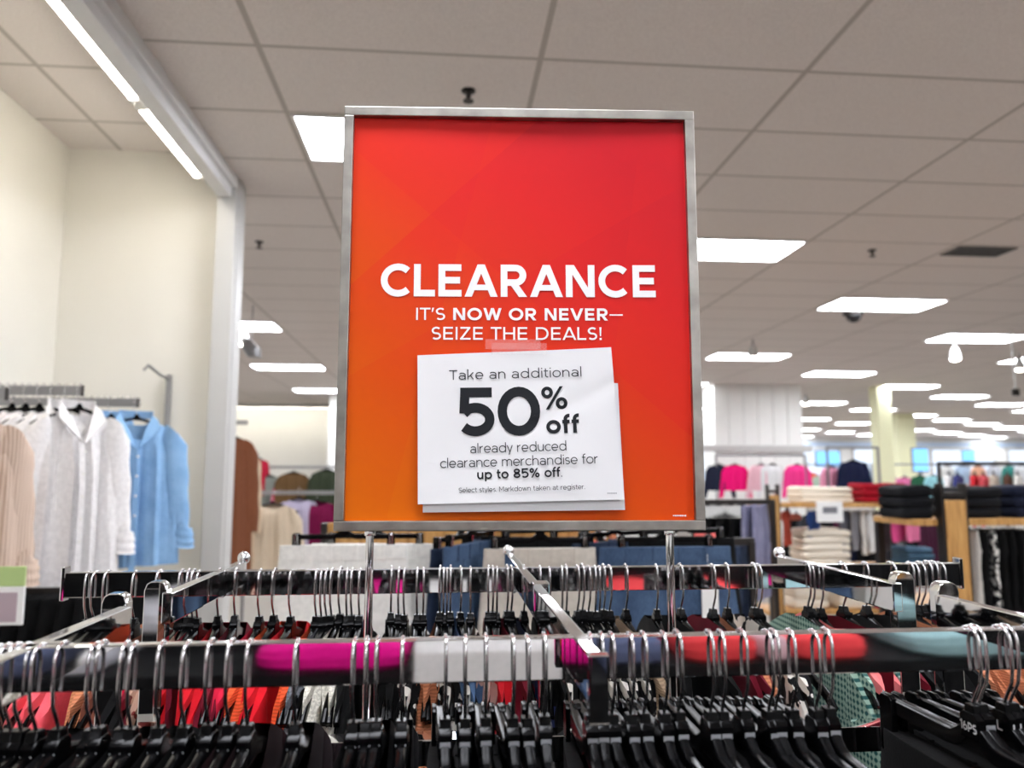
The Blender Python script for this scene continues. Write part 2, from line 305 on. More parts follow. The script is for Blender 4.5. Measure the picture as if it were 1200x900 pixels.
# ------------------------------------------------------------------ stroke lettering (geometric sans capitals and lower case)
def glyph(ch, w):
    """(advance width, polygons) in units of the capital height, stroke weight w"""
    h = w / 2; P = []; X = .73; A = 1.06
    def st(pts, closed=False):
        n = len(pts); L = []
        for i, p in enumerate(pts):
            a = pts[i - 1] if (i or closed) else None; c = pts[(i + 1) % n] if (i < n - 1 or closed) else None
            d = []
            for s, e in ((a, p), (p, c)):
                if s is None or e is None: continue
                l = sqrt((e[0] - s[0]) ** 2 + (e[1] - s[1]) ** 2)
                if l > 1e-6: d.append(((e[0] - s[0]) / l, (e[1] - s[1]) / l))
            n1 = (-d[0][1], d[0][0]); n2 = (-d[-1][1], d[-1][0]); k = 1 + n1[0] * n2[0] + n1[1] * n2[1]
            L.append(((n1[0] + n2[0]) / k, (n1[1] + n2[1]) / k))
        for i in range(n if closed else n - 1):
            j = (i + 1) % n; p, q, a, c = pts[i], pts[j], L[i], L[j]
            P.append([(p[0] + a[0] * h, p[1] + a[1] * h), (p[0] - a[0] * h, p[1] - a[1] * h), (q[0] - c[0] * h, q[1] - c[1] * h), (q[0] + c[0] * h, q[1] + c[1] * h)])
    def dg(x0, y0, x1, y1, ww=None):
        l = sqrt((x1 - x0) ** 2 + (y1 - y0) ** 2); k = (ww or w) * l / abs(y1 - y0) / 2
        P.append([(x0 - k, y0), (x0 + k, y0), (x1 + k, y1), (x1 - k, y1)])
    def el(cx, cy, rx, ry): st(arcp(cx, cy, rx, ry, 0, 360, 28)[:-1], True)
    a = arcp; o = .012
    if ch == ' ': return .43, P
    if ch == 'C': W = .93; st(a(.52, .5, .52 - h, .5 - h + o, 45, 315, 24))
    elif ch == 'O': W = 1.08; el(W / 2, .5, W / 2 - h, .5 - h + o)
    elif ch == 'L': W = .64; st([(h, 1), (h, h), (W, h)])
    elif ch == 'E': W = .70; st([(W - .01, 1 - h), (h, 1 - h), (h, h), (W, h)]); st([(w * .9, .505), (W * .93, .505)])
    elif ch == 'A':
        W = 1.02; k = w * .58; dg(k, 0, W / 2, 1); dg(W - k, 0, W / 2, 1); P.append([(W * .22, .2), (W * .78, .2), (W * .72, .2 + w * .85), (W * .28, .2 + w * .85)])
    elif ch == 'R':
        W = .80; r = .33; st([(h, 0), (h, 1 - h)] + [(W - .02 - r, 1 - h)] + a(W - .02 - r, 1 - r, r - h, r - h, 90, -90, 14) + [(w * .9, 1 - 2 * r + h)]); dg(W * .50, .40, W - w * .6, 0)
    elif ch == 'N': W = .88; st([(h, 0), (h, 1)]); st([(W - h, 0), (W - h, 1)]); dg(w * .68, 1, W - w * .68, 0, w * .95)
    elif ch == 'I': W = w; st([(h, 0), (h, 1)])
    elif ch == 'T': W = .78; st([(W / 2, 0), (W / 2, 1 - h)]); st([(0, 1 - h), (W, 1 - h)])
    elif ch in 'Ss':
        H = 1 if ch == 'S' else X; W = .70 if ch == 'S' else .54; q = (H - 2 * h) / 4; rx = W / 2 - h
        st(a(W / 2 + .01, H - h - q, rx - .01, q + .006, 38, 250, 16) + a(W / 2, h + q, rx, q + .006, 70, -142, 16))
    elif ch == 'W': W = 1.36; k = w * .55; dg(k, 1, W * .29, 0); dg(W * .29, 0, W / 2, 1); dg(W / 2, 1, W * .71, 0); dg(W * .71, 0, W - k, 1)
    elif ch == 'V': W = .98; k = w * .56; dg(k, 1, W / 2, 0); dg(W - k, 1, W / 2, 0)
    elif ch == 'Z': W = .76; st([(.03, 1 - h), (W - .02, 1 - h)]); st([(.0, h), (W, h)]); dg(w * .62, w * .6, W - w * .66, 1 - w * .6)
    elif ch == 'H': W = .86; st([(h, 0), (h, 1)]); st([(W - h, 0), (W - h, 1)]); st([(w * .9, .505), (W - w * .9, .505)])
    elif ch == 'D': W = .92; st([(h, h), (h, 1 - h), (W - .5, 1 - h)] + a(W - .5, .5, .5 - h, .5 - h, 90, -90, 18) + [(W - .5, h)], True)
    elif ch == 'M': W = 1.0; st([(h, 0), (h, 1)]); st([(W - h, 0), (W - h, 1)]); dg(w * .6, 1, W / 2, .28, w * .9); dg(W - w * .6, 1, W / 2, .28, w * .9)
    elif ch == '!': W = w * 1.1; P.append([(W * .25, .3), (W * .75, .3), (W, 1), (0, 1)]); P.append([(0, 0), (W, 0), (W, w * 1.1), (0, w * 1.1)])
    elif ch == "'": W = w * 1.3; P.append([(0, .66), (w * .6, .66), (W, 1), (w * .25, 1)])
    elif ch == '-': W = .98; P.append([(0, .40), (W, .40), (W, .40 + w * .9), (0, .40 + w * .9)])
    elif ch == '.': W = w * 1.1; P.append([(0, 0), (W, 0), (W, W), (0, W)])
    elif ch == '5':
        W = .80; st([(W * .93, 1 - h), (h + .05, 1 - h), (h + .03, .46)]); st([(h + .03, .46)] + a(W / 2 - .02, .335, W / 2 - h + .02, .335 - h + o, 118, -142, 22))
    elif ch == '0': W = .94; el(W / 2, .5, W / 2 - h, .5 - h + o)
    elif ch == '8': W = .76; el(W / 2, .735, W / 2 - h - .03, .265 - h); el(W / 2, .28, W / 2 - h, .28 - h)
    elif ch == '1': W = .42; st([(.42 - h, 0), (.42 - h, 1)]); dg(h, .78, .42 - w, .97)
    elif ch == '6': W = .78; el(W / 2, .33, W / 2 - h, .33 - h); st([(h + .01, .36)] + a(W / 2 + .14, .40, W / 2 + .12 - h, .60 - h, 178, 105, 10))
    elif ch == 'P': W = .74; r = .33; st([(h, 0), (h, 1 - h)] + a(W - r, 1 - r, r - h, r - h, 90, -90, 14) + [(w * .9, 1 - 2 * r + h)])
    elif ch == '%':
        W = 1.1; el(.25, .74, .25 - h, .26 - h); el(W - .25, .26, .25 - h, .26 - h); dg(.24, 0, W - .24, 1, w * .8)
    elif ch == 'o': W = .80; el(W / 2, X / 2, W / 2 - h, X / 2 - h + o)
    elif ch == 'c': W = .68; st(a(.40, X / 2, .40 - h, X / 2 - h + o, 45, 315, 20))
    elif ch == 'e': W = .77; st(a(W / 2, X / 2, W / 2 - h, X / 2 - h + o, 0, 318, 22)); st([(w * .8, X / 2 - h * .4), (W - h * .3, X / 2 - h * .4)])
    elif ch == 'a':
        W = .66; el(W / 2 - .01, .225, W / 2 - h + .0, .225 - h + o / 2); st([(.07, X - .15)] + a(W / 2 - .02, X - h - .19, W / 2 - h + .02, .19, 118, 0, 10) + [(W - h, 0)])
    elif ch in 'dbp':
        W = .80; el(W / 2, X / 2, W / 2 - h, X / 2 - h + o); x = W - h if ch == 'd' else h; st([(x, 0 if ch != 'p' else -.24), (x, A if ch != 'p' else X)])
    elif ch == 'g':
        W = .80; el(W / 2, X / 2 + .02, W / 2 - h, X / 2 - h); st([(W - h, X)] + a(W / 2, .05, W / 2 - h, .24, 0, -150, 14))
    elif ch in 'nh': W = .68; st([(h, 0), (h, X if ch == 'n' else A)]); st(a(W / 2, X - h - .28, W / 2 - h, .28 + o, 180, 0, 14) + [(W - h, 0)])
    elif ch == 'm':
        W = 1.12; st([(h, 0), (h, X)]); q = (W - w) / 4
        for c in (h + q, h + 3 * q): st(a(c, X - h - .26, q, .26 + o, 180, 0, 14) + [(c + q, 0)])
    elif ch == 'u': W = .68; st([(W - h, 0), (W - h, X)]); st([(h, X)] + a(W / 2, h + .28, W / 2 - h, .28 + o, 180, 360, 14))
    elif ch == 'r': W = .42; st([(h, 0), (h, X)]); st(a(.40, X - h - .30, .40 - h, .30 + o, 175, 92, 8))
    elif ch == 'i': W = w; st([(h, 0), (h, X)]); P.append([(-w * .1, X + .17), (w * 1.1, X + .17), (w * 1.1, X + .17 + w * 1.15), (-w * .1, X + .17 + w * 1.15)])
    elif ch == 'l': W = w; st([(h, 0), (h, A)])
    elif ch == 't': W = .44; st([(.17, .95)] + a(.17 + .2, h + .19, .2, .19, 180, 285, 8)); st([(0, X - h), (W - .02, X - h)])
    elif ch == 'f': W = .43; st(a(.17 + .2, A - h - .19, .2, .19, 78, 180, 8) + [(.17, 0)]); st([(0, X - h), (W - .03, X - h)])
    elif ch == 'k': W = .64; st([(h, 0), (h, A)]); dg(w * 1.3, .24, W - w * .75, X); dg(W * .46, .40, W - w * .7, 0)
    elif ch == 'y': W = .68; k = w * .55; dg(k, X, W / 2 + .02, 0); dg(W - k, X, W / 2 - .10, -.26)
    elif ch == 'w': W = 1.0; k = w * .55; dg(k, X, W * .29, 0); dg(W * .29, 0, W / 2, X); dg(W / 2, X, W * .71, 0); dg(W * .71, 0, W - k, X)
    else: W = .4
    return W, P
SIDE = {'S': .055, 's': .06, 'I': .08, '5': .045, '0': .045, 'A': .015, 'V': .015, 'W': .02, 'T': .03, 'y': .02, 'w': .03, 'r': .06, 'k': .05, 'f': .03, 't': .035, '.': .06, "'": .04, 'L': .035, 'O': .05, 'C': .05, 'o': .05, 'e': .05, 'c': .045, '-': .02}
def lettering(name, runs, p0, p1, cap, place, mat, parent, label=None):
    """runs [(text, weight)] set from p0 to p1 along the baseline; place(x, z, lift) gives the 3-D point"""
    items = []; x = 0
    for text, w in runs:
        for ch in text:
            W, P = glyph(ch, w); s = SIDE.get(ch, .085)
            if ch == ' ': x += W; continue
            x += s; items.append((x, P, W)); x += W + s
    last = items[-1][0] + items[-1][2]; first = items[0][0]
    L = sqrt((p1[0] - p0[0]) ** 2 + (p1[1] - p0[1]) ** 2) / cap; n = len(items) - 1
    extra = (L - (last - first)) / max(n, 1); xs = 1.0
    if abs(extra) > .02:
        e = .02 if extra > 0 else -.02; xs = L / (last - first + e * n); extra = e
    ux, uz = (p1[0] - p0[0]) / (L * cap), (p1[1] - p0[1]) / (L * cap)
    m = MB(); c = 0
    for i, (x, P, W) in enumerate(items):
        ox = (x - first + extra * i) * xs
        for q in P:
            pts = []
            for gx, gz in q:
                X, Z = (ox + gx * xs) * cap, gz * cap
                pts.append(place(p0[0] + ux * X - uz * Z, p0[1] + uz * X + ux * Z, c * 4e-6))
            m.add(pts, [tuple(range(len(pts)))]); c += 1
    o = ob(name, m.mesh(name, mat, 0, 0), parent, label=label); return o

# ------------------------------------------------------------------ the clearance sign
SW, SH, SX, SY, SZ, SYAW = .4729, .5631, .0988, .985, 1.38, -.0575
def poster_mat():
    m, nt, bs = nodes('printed_red_orange_poster'); bs.inputs['Roughness'].default_value = .45; bs.inputs['Specular IOR Level'].default_value = .2
    tc = N(nt, 'ShaderNodeTexCoord'); sp = N(nt, 'ShaderNodeSeparateXYZ'); link(nt, tc.outputs['Object'], sp.inputs[0])
    def lin(a, b, c):
        x = N(nt, 'ShaderNodeMath', operation='MULTIPLY'); x.inputs[1].default_value = a; link(nt, sp.outputs[0], x.inputs[0])
        z = N(nt, 'ShaderNodeMath', operation='MULTIPLY_ADD'); z.inputs[1].default_value = b; z.inputs[2].default_value = c; link(nt, sp.outputs[2], z.inputs[0])
        s = N(nt, 'ShaderNodeMath', operation='ADD'); link(nt, x.outputs[0], s.inputs[0]); link(nt, z.outputs[0], s.inputs[1]); return s.outputs[0]
    def facet(x0, z0, x1, z1, amt):
        a, b = -(z1 - z0), (x1 - x0); g = N(nt, 'ShaderNodeMath', operation='GREATER_THAN'); g.inputs[1].default_value = 0
        link(nt, lin(a, b, -(a * x0 + b * z0)), g.inputs[0])
        k = N(nt, 'ShaderNodeMath', operation='MULTIPLY'); k.inputs[1].default_value = amt; link(nt, g.outputs[0], k.inputs[0]); return k.outputs[0]
    acc = lin(1.05, 1.45, .10)
    for q in ((-.18, .36, -.02, .51, -.10), (-.22, .20, .0, .33, -.05), (.10, .05, .16, .5, .04), (-.02, .33, .2, .14, .05), (-.17, .02, -.135, .16, .045)):
        s = N(nt, 'ShaderNodeMath', operation='ADD'); link(nt, acc, s.inputs[0])
        f = facet(q[0], q[1], q[2], q[3], q[4]); link(nt, f, s.inputs[1]); acc = s.outputs[0]
    c = ramp(nt, acc, [(.0, srgb(228, 108, 2)), (.30, srgb(222, 76, 4)), (.55, srgb(222, 46, 20)), (.78, srgb(216, 28, 28)), (1.0, srgb(198, 18, 32))])
    link(nt, c, bs.inputs[0]); return m
sign = thing('clearance_sign', 'tall red-orange CLEARANCE sign in a brushed metal frame standing on two chrome posts', 'sign', (SX, SY, SZ), SYAW)
fw_, dp = .0128, .022
m = MB(); hw = SW / 2
m.box((0, dp / 2, SH - fw_ / 2), (SW, dp, fw_)).box((0, dp / 2, fw_ / 2), (SW, dp, fw_))
for s in (-1, 1): m.box((s * (hw - fw_ / 2), dp / 2, SH / 2), (fw_, dp, SH - 2 * fw_))
ob('frame', m.mesh('frame', BRUSHED, .0012), sign)
ob('back_panel', MB().box((0, dp - .001, SH / 2), (SW - .004, .004, SH - .004)).mesh('back_panel', GREY_METAL), sign)
pm = MB(); nx, nz = 24, 28
def poster_y(x, z): return .0085 + .0012 * sin(x * 14 + 1) * (z / SH) + .0012 * (z / SH) ** 3
iw, iz0, iz1 = hw - fw_ + .001, fw_ - .001, SH - fw_ + .001
pv = [(-iw + 2 * iw * i / nx, poster_y(-iw + 2 * iw * i / nx, iz0 + (iz1 - iz0) * j / nz), iz0 + (iz1 - iz0) * j / nz) for j in range(nz + 1) for i in range(nx + 1)]
pm.add(pv, [(j * (nx + 1) + i, j * (nx + 1) + i + 1, (j + 1) * (nx + 1) + i + 1, (j + 1) * (nx + 1) + i) for j in range(nz) for i in range(nx)])
poster = ob('poster', pm.mesh('poster', poster_mat(), 0, 60), sign, label='red to orange printed poster sheet')
INK_W = plain('white_poster_ink', (246, 244, 244), .5, 0, .3)
on_poster = lambda x, z, k: (x, poster_y(x, z) - .0007 - k, z)
lettering('headline_lettering', [('CLEARANCE', .205)], (-.1842, .3040), (.1803, .3052), .0437, on_poster, INK_W, poster)
lettering('subhead_lettering', [("IT'S ", .135), ('NOW OR NEVER', .205), ('-', .12)], (-.1371, .2726), (.1356, .2735), .0163, on_poster, INK_W, poster)
lettering('subhead_lettering', [('SEIZE THE DEALS!', .14)], (-.1168, .2465), (.1071, .2473), .0170, on_poster, INK_W, poster)
m = MB()
for i in range(8): m.box((.197 + i * .0022, poster_y(.2, .02) - .0006, .0185), (.0016 if i != 6 else .0012, .0002, .0020 if i % 3 else .0016))
ob('fine_print', m.mesh('fine_print', INK_W, 0, 0), poster)
for s in (-1, 1):
    p = MB().tube([(s * .1915, .009, .004), (s * .1915, .009, -.262)], .0052, 16)
    ob('post', p.mesh('post', CHROME), sign)
    ob('post_collar', MB().lathe([(.0068, 0), (.0072, .003), (.0068, .006)], (s * .1915, .009, -.006), 16).mesh('post_collar', CHROME), sign)
sign_M = Matrix.Translation((SX, SY, SZ)) @ Matrix.Rotation(SYAW, 4, 'Z')
# the two taped paper notices
PAPER = plain('white_office_paper', (238, 237, 238), .8, 0, .2, .02, 12)
INK_K = plain('black_printer_ink', (34, 36, 40), .7, 0, .2)
CTL = (-.1342, .2249), (.1181, .2363), (.1315, .0397), (-.1303, .0336)      # TL TR BR BL of the front sheet
def sheet_pt(c, u, v):
    tl, tr, br, bl = c; a = [tl[k] + (tr[k] - tl[k]) * u for k in (0, 1)]; d = [bl[k] + (br[k] - bl[k]) * u for k in (0, 1)]
    return a[0] + (d[0] - a[0]) * v, a[1] + (d[1] - a[1]) * v
def front_y(x, z):
    u = min(max((x + .134) / .26, 0), 1); v = min(max((.232 - z) / .197, 0), 1)
    crease = .0016 * max(0, 1 - abs((u - .82) * .7 + (v - .33)) / .06) * (1 if .1 < v < .55 else 0)
    return .0030 - .0075 * v ** 1.6 - .0042 * max(0, u - .55) ** 1.5 * (1 - v * .6) * 3 - .0012 * sin(u * 7) * sin(v * 5 + 1) + crease
def back_y(x, z):
    v = min(max((.19 - z) / .17, 0), 1); return .0050 - .0055 * v ** 1.5
def sheet(name, label, corners, yf, n=26):
    t = ob(name, None) if False else None
    m = MB(); P = []
    for j in range(n + 1):
        for i in range(n + 1):
            x, z = sheet_pt(corners, i / n, j / n); P.append((x, yf(x, z), z))
    q = len(P); P += [(x, y + .0003, z) for x, y, z in P]; F = []
    g = lambda i, j: j * (n + 1) + i
    for j in range(n):
        for i in range(n):
            f = (g(i, j), g(i, j + 1), g(i + 1, j + 1), g(i + 1, j)); F += [f, tuple(k + q for k in reversed(f))]
    for i in range(n):
        for a, c in ((g(i, 0), g(i + 1, 0)), (g(i, n), g(i + 1, n)), (g(0, i), g(0, i + 1)), (g(n, i), g(n, i + 1))): F.append((a, c, c + q, a + q))
    m.add(P, F); o = ob(name, m.mesh(name, PAPER, 0, 50)); o.matrix_world = sign_M; return tag(o, label, 'paper notice', 'paper notices taped to the sign')
paper = sheet('paper_notice', 'white paper notice reading 50% off, taped to the front of the red sign', CTL, front_y)
under = sheet('paper_notice', 'second white sheet peeking out behind and below the 50% off notice on the sign', ((-.128, .206), (.1272, .1895), (.1329, .0263), (-.1242, .0234)), back_y)
on_paper = lambda x, z, k: (x, front_y(x, z) - .0005 - k, z)
for a in (([('Take an additional', .097)], (-.0925, .1925), (.0790, .1978), .0126), ([('50', .205)], (-.0805, .1203), (.0255, .1216), .0622), ([('%', .15)], (.0272, .1543), (.0608, .1553), .0300),
          ([('off', .20)], (.0330, .1232), (.0760, .1247), .0235), ([('already reduced', .097)], (-.0645, .0980), (.0582, .1017), .0121),
          ([('clearance merchandise for', .097)], (-.1028, .0792), (.0985, .0853), .0121), ([('up to 85% off', .175), ('.', .1)], (-.0555, .0650), (.0523, .0684), .0121),
          ([('Select styles. Markdown taken at register.', .11)], (-.0790, .0481), (.0810, .0528), .0062)):
    lettering('notice_lettering', *a, on_paper, INK_K, paper)
m = MB()
for i in range(6): m.box((.1105 + i * .0021, front_y(.115, .0475) - .0006, .0475), (.0015, .0002, .0013))
ob('fine_print', m.mesh('fine_print', TAG_GREY, 0, 0), paper)
tp, nt, bs = nodes('clear_adhesive_tape'); bs.inputs['Base Color'].default_value = (1, .97, .96, 1); bs.inputs['Roughness'].default_value = .3
bs.inputs['Alpha'].default_value = .07
for k, (x0, x1, z0, z1) in enumerate(((-.038, .034, .2262, .2415), (-.046, .026, .2330, .2462))):
    o = ob('clear_tape', MB().box(((x0 + x1) / 2, .0012 - .0009 * k, (z0 + z1) / 2), (x1 - x0, .0003, z1 - z0)).mesh('clear_tape', tp, 0, 0), paper, label='strip of clear tape')

# ------------------------------------------------------------------ the chrome rack
RZ = 1.303                      # top of the rails
RH, RT = .0385, .0135
FY, BY, RX0, RX1 = .727, 1.262, -.575, .872
rack = thing('clothing_rack', 'chrome clothing rack whose front and back rails cross the whole picture below the sign', 'clothing rack', (.14, .985, 0))
def rp(name, mb, bevel=.0015, label=None):
    mb.v = [(x - .14, y - .985, z) for x, y, z in mb.v]; return ob(name, mb.mesh(name, CHROME, bevel), rack, label=label)
rp('front_rail', MB().box(((RX0 + RX1) / 2, FY, RZ - RH / 2), (RX1 - RX0, RT, RH)))
rp('back_rail', MB().box(((RX0 + RX1) / 2, BY, RZ - RH / 2), (RX1 - RX0, RT, RH)))
for x in (RX0, RX1):
    for y in (FY, BY): rp('end_cap', MB().box((x, y, RZ - RH / 2 + .002), (.006, .020, RH + .013)), .002)
for x in (-.345, .622):
    rp('side_arm', MB().box((x, (1.03 + 1.40) / 2, RZ - RH / 2), (RT, .37, RH)))
    rp('side_arm', MB().box((x - .012 if x < 0 else x - .006, (.36 + .93) / 2, RZ - RH / 2), (RT, .57, RH)))
    rp('end_cap', MB().ball((x, 1.405, RZ + .004), .011, 12, 8), 0)
    rp('rail_clamp', MB().box((x, BY - .009, RZ - RH / 2), (.022, .010, RH + .002)), .001); rp('rail_clamp', MB().box((x, FY + .009, RZ - RH / 2), (.022, .010, RH + .002)), .001)
for x, y in ((-.362, 1.045), (-.372, .945), (.640, 1.050), (.634, .948)):
    up = MB(); pr = [(-.014, 0), (.014, 0), (.014, 1.10), (.011, 1.108), (.006, 1.111), (-.006, 1.111), (-.011, 1.108), (-.014, 1.10)]
    up.prism([(a + x, c + .205) for a, c in pr], y - .009, y + .009, 'xz'); rp('upright', up, .0012)
rp('centre_arm', MB().box((.1265, (.632 + 1.51) / 2, RZ - RH / 2 + .0005), (RT, 1.51 - .632, RH)))
rp('end_cap', MB().box((.1245, .628, RZ - RH / 2 - .002), (.0165, .010, .055)), .0022)
rp('end_cap', MB().ball((.1265, 1.51, RZ + .002), .011, 12, 8), 0)
rp('upright', MB().box((.130, 1.005, .75), (.013, .022, 1.10)), .0015)
rp('arm_clamp', MB().box((.1285, 1.03, RZ - .012), (.022, .026, .040)), .0015)
for s in (-1, 1):
    rp('rail_clamp', MB().box((.1265 + s * .0125, FY - .008, RZ - RH / 2), (.006, .008, RH + .002)), .001)
    rp('rail_clamp', MB().box((.1265 + s * .0125, BY - .008, RZ - RH / 2), (.006, .008, RH + .002)), .001)
rp('cross_bar', MB().box(((-.40 + .66) / 2, .985, 1.121), (1.09, .034, .030)))
rp('base_frame', MB().box((.14, .995, .19), (1.06, .05, .03)), .003)
for x in (-.365, .637):
    rp('base_frame', MB().box((x, .985, .16), (.04, .9, .03)), .003)
    for y in (.56, 1.40): rp('foot', MB().lathe([(.018, 0), (.022, .02), (.016, .05), (.012, .15)], (x, y, 0), 16), 0)

# ------------------------------------------------------------------ hangers (local frame: shoulder line along X, neck top at the origin)
def wire_path(r=.0145):
    p = [(0, 0, -.01), (0, 0, .010), (r * .25, 0, .017), (r * .8, 0, .030), (r, 0, .045), (r, 0, .060)]
    p += [(r * cos(a), 0, .0672 + r * sin(a)) for a in [radians(i) for i in range(0, 181, 15)]]
    return p + [(-r, 0, .058), (-r * 1.05, 0, .046)]
HOOK = MB().tube([(-x, y, z) for x, y, z in wire_path()], .00165, 8, None, (0, 1, .01)).mesh('hook', WIRE, 0, 60)
oval = lambda a, c, n=10: [(a * cos(2 * pi * i / n), c * sin(2 * pi * i / n)) for i in range(n)]
def top_body():
    m = MB(); L = .205
    pts = [(L * t, 0, -.012 - .075 * abs(t) ** 1.35 - .006 * (abs(t) > .93)) for t in [i / 14 for i in range(-14, 15)]]
    m.sweep(pts, [(.0055, -.008), (.0055, .004), (.003, .0075), (-.003, .0075), (-.0055, .004), (-.0055, -.008), (-.002, -.005), (.002, -.005)], (0, 0, 1), [.75 + .25 * (1 - abs(i) / 14) for i in range(-14, 15)])
    m.prism([(-.016, -.022), (.016, -.022), (.009, .002), (.006, .010), (-.006, .010), (-.009, .002)], -.005, .005); return m.mesh('hanger_body', BLACK_PLASTIC, .0012)
def clip_body():
    m = MB(); L = .150
    pts = [(L * t, 0, -.030 + .020 * max(0, 1 - abs(t) / .22) ** 1.5) for t in [i / 16 for i in range(-16, 17)]]
    m.sweep(pts, [(.005, -.007), (.005, .007), (.0035, .0085), (-.0035, .0085), (-.005, .007), (-.005, -.007)], (0, 0, 1))
    m.prism([(-.018, -.030), (.018, -.030), (.009, -.004), (.006, .010), (-.006, .010), (-.009, -.004)], -.0048, .0048); return m.mesh('hanger_body', BLACK_PLASTIC, .0012)
def clip_mesh():
    m = MB(); m.prism([(-.012, -.048), (.012, -.048), (.012, .010), (.007, .014), (-.007, .014), (-.012, .010)], -.0085, -.0035)
    m.prism([(-.012, -.048), (.012, -.048), (.012, .010), (.007, .014), (-.007, .014), (-.012, .010)], .0035, .0085)
    m.box((0, 0, .004), (.02, .012, .006)); return m.mesh('clip', BLACK_PLASTIC, .0012)
CSPRING = MB().tube([(-.004, -.0105, -.020), (-.004, -.0115, .006), (0, -.0115, .011), (.004, -.0115, .006), (.004, -.0105, -.020)], .0013, 6).mesh('clip_spring', WIRE)
MARK = MB().prism([(-.0135, -.016), (.0135, -.016), (.0135, .004), (.008, .009), (-.008, .009), (-.0135, .004)], -.0062, .0062).mesh('size_marker', BLACK_PLASTIC, .0015)
PLATE = MB().box((-.0137, 0, -.005), (.0006, .0092, .0072)).mesh('marker_print', TAG_GREY)
TOPB, CLIPB, CLIP = top_body(), clip_body(), clip_mesh()
def hanger(kind, label, loc, rz, group, text=None, parts=True, springs=False):
    t = thing('clothes_hanger' if kind == 'top' else 'clip_hanger', label, 'hanger', loc, rz, group)
    ob('hook', HOOK, t, label='chrome wire hook'); ob('hanger_body', TOPB if kind == 'top' else CLIPB, t)
    if kind == 'clip':
        for s in (-1, 1):
            c = ob('clip', CLIP, t, (s * .138, 0, -.032))
            if springs: ob('clip_spring', CSPRING, c)
    mk = ob('size_marker', MARK, t, (0, 0, -.006))
    if text:
        q = .0118 if len(text) > 1 else .0035
        lettering('marker_lettering', [(text, .16)], (-q, -.009), (q, -.009), .0085, lambda x, z, k: (-x, .0066 + k, z), TAG_WHITE, mk)
        if len(text) == 1: lettering('marker_lettering', [(text, .16)], (-.003, -.009), (.003, -.009), .0085, lambda x, z, k: (-.0138 - k, -x, z), TAG_WHITE, mk)
    elif parts: ob('marker_print', PLATE, mk)
    return t

# ------------------------------------------------------------------ garments (same local frame as the hanger)
def torso(sh=.20, hem=.23, L=.55, dep=.018, drop=.075, neck=.09, nd=.05, seed=0, folds=3, fold=.010, nu=28, nv=14, over=False):
    """front and back panels joined at the sides and over the shoulders; hangs open at the neck"""
    rnd = random.Random(seed); ph, p2 = rnd.uniform(0, 6), rnd.uniform(0, 6); m = MB(); front, back = [], []
    for j in range(nv + 1):
        v = j / nv; hw = sh + (hem - sh) * v ** .8 if j else sh
        for i in range(nu + 1):
            u = -1 + 2 * i / nu; x = hw * u; zs = (.006 if over else -.006) - drop * (abs(u) * sh / .205) ** 1.35
            z = zs * (1 - v) ** 3 - (L * v + drop * .4 * (1 - (1 - v) ** 3)) * 1.0
            if j == 0: z = zs
            th = dep * sqrt(max(0, 1 - u * u)) * ((.8 if over else .28) + (.2 if over else .72) * min(1, v * 4)); fo = fold * min(1, v * 3) * (sin(folds * pi * u + ph + v * .8) + .5 * sin(folds * 2.3 * u * pi + p2 - v)) * (1 - abs(u) ** 4)
            nk = nd * max(0, 1 - (x / neck) ** 2) * max(0, 1 - v * 7) if neck else 0
            front.append((x, -th + fo, z - nk)); back.append((x, th + fo + .0006, z - nk * .25 + .001))
    n = nu + 1; m.add(front + back, []); o = len(front)
    for j in range(nv):
        for i in range(nu):
            a = j * n + i; m.f.append((a, a + 1, a + n + 1, a + n)); m.f.append((o + a + n, o + a + n + 1, o + a + 1, o + a))
        for i in (0, nu): a = j * n + i; m.f.append((a, a + n, o + a + n, o + a))
    for i in range(nu):
        x = front[i][0]
        if abs(x) > neck and abs(front[i + 1][0]) > neck: m.f.append((i, o + i, o + i + 1, i + 1))
        a = nv * n + i; m.f.append((a, a + 1, o + a + 1, o + a))
    return m
def sleeve(side, sh=.20, drop=.075, L=.50, r0=.062, r1=.042, out=.10, seed=0, flat=.45, cuff=True, fwd=0, bend=0, n=14):
    rnd = random.Random(seed + side); m = MB(); rings = []; ph = rnd.uniform(0, 6); K = 12
    for k in range(K + 1):
        t = k / K; cx = side * (sh - .030 + out * t - bend * t * t); cz = -.050 - drop - L * t + .05 * (1 - t) * .6; r = r0 + (r1 - r0) * t
        r *= 1 + .06 * sin(t * 19 + ph) * (t > .1)
        if cuff and k == K: r *= .88
        rings.append([(cx + r * cos(a) * (1 if k else .5), fwd * t + flat * r * sin(a) * (1 + .15 * sin(3 * a + t * 6 + ph)), cz + (.045 if k == 0 else .028 * (1 - t) ** 3) * (1 - side * cos(a)) * .6 + .004 * sin(2 * a + ph)) for a in [2 * pi * i / n for i in range(n)]])
    return m.loft(rings)
_gm = {}
def gmesh(key, fn):
    if key not in _gm: _gm[key] = fn()
    return _gm[key]
def top(label, cat, loc, rz, mat, group=None, name='blouse', sleeves=True, seed=0, key='', sl=dict(), **kw):
    t = thing(name, label, cat, loc, rz, group)
    ob('torso', gmesh(('t', mat.name, key), lambda: torso(seed=seed, **kw).mesh('torso', mat, 0, 50, 1e-5)), t)
    if sleeves:
        for s in (-1, 1): ob('sleeve', gmesh(('s', mat.name, key, s), lambda: sleeve(s, sh=kw.get('sh', .20), drop=kw.get('drop', .075), seed=seed, **sl).mesh('sleeve', mat, 0, 60)), t)
    return t
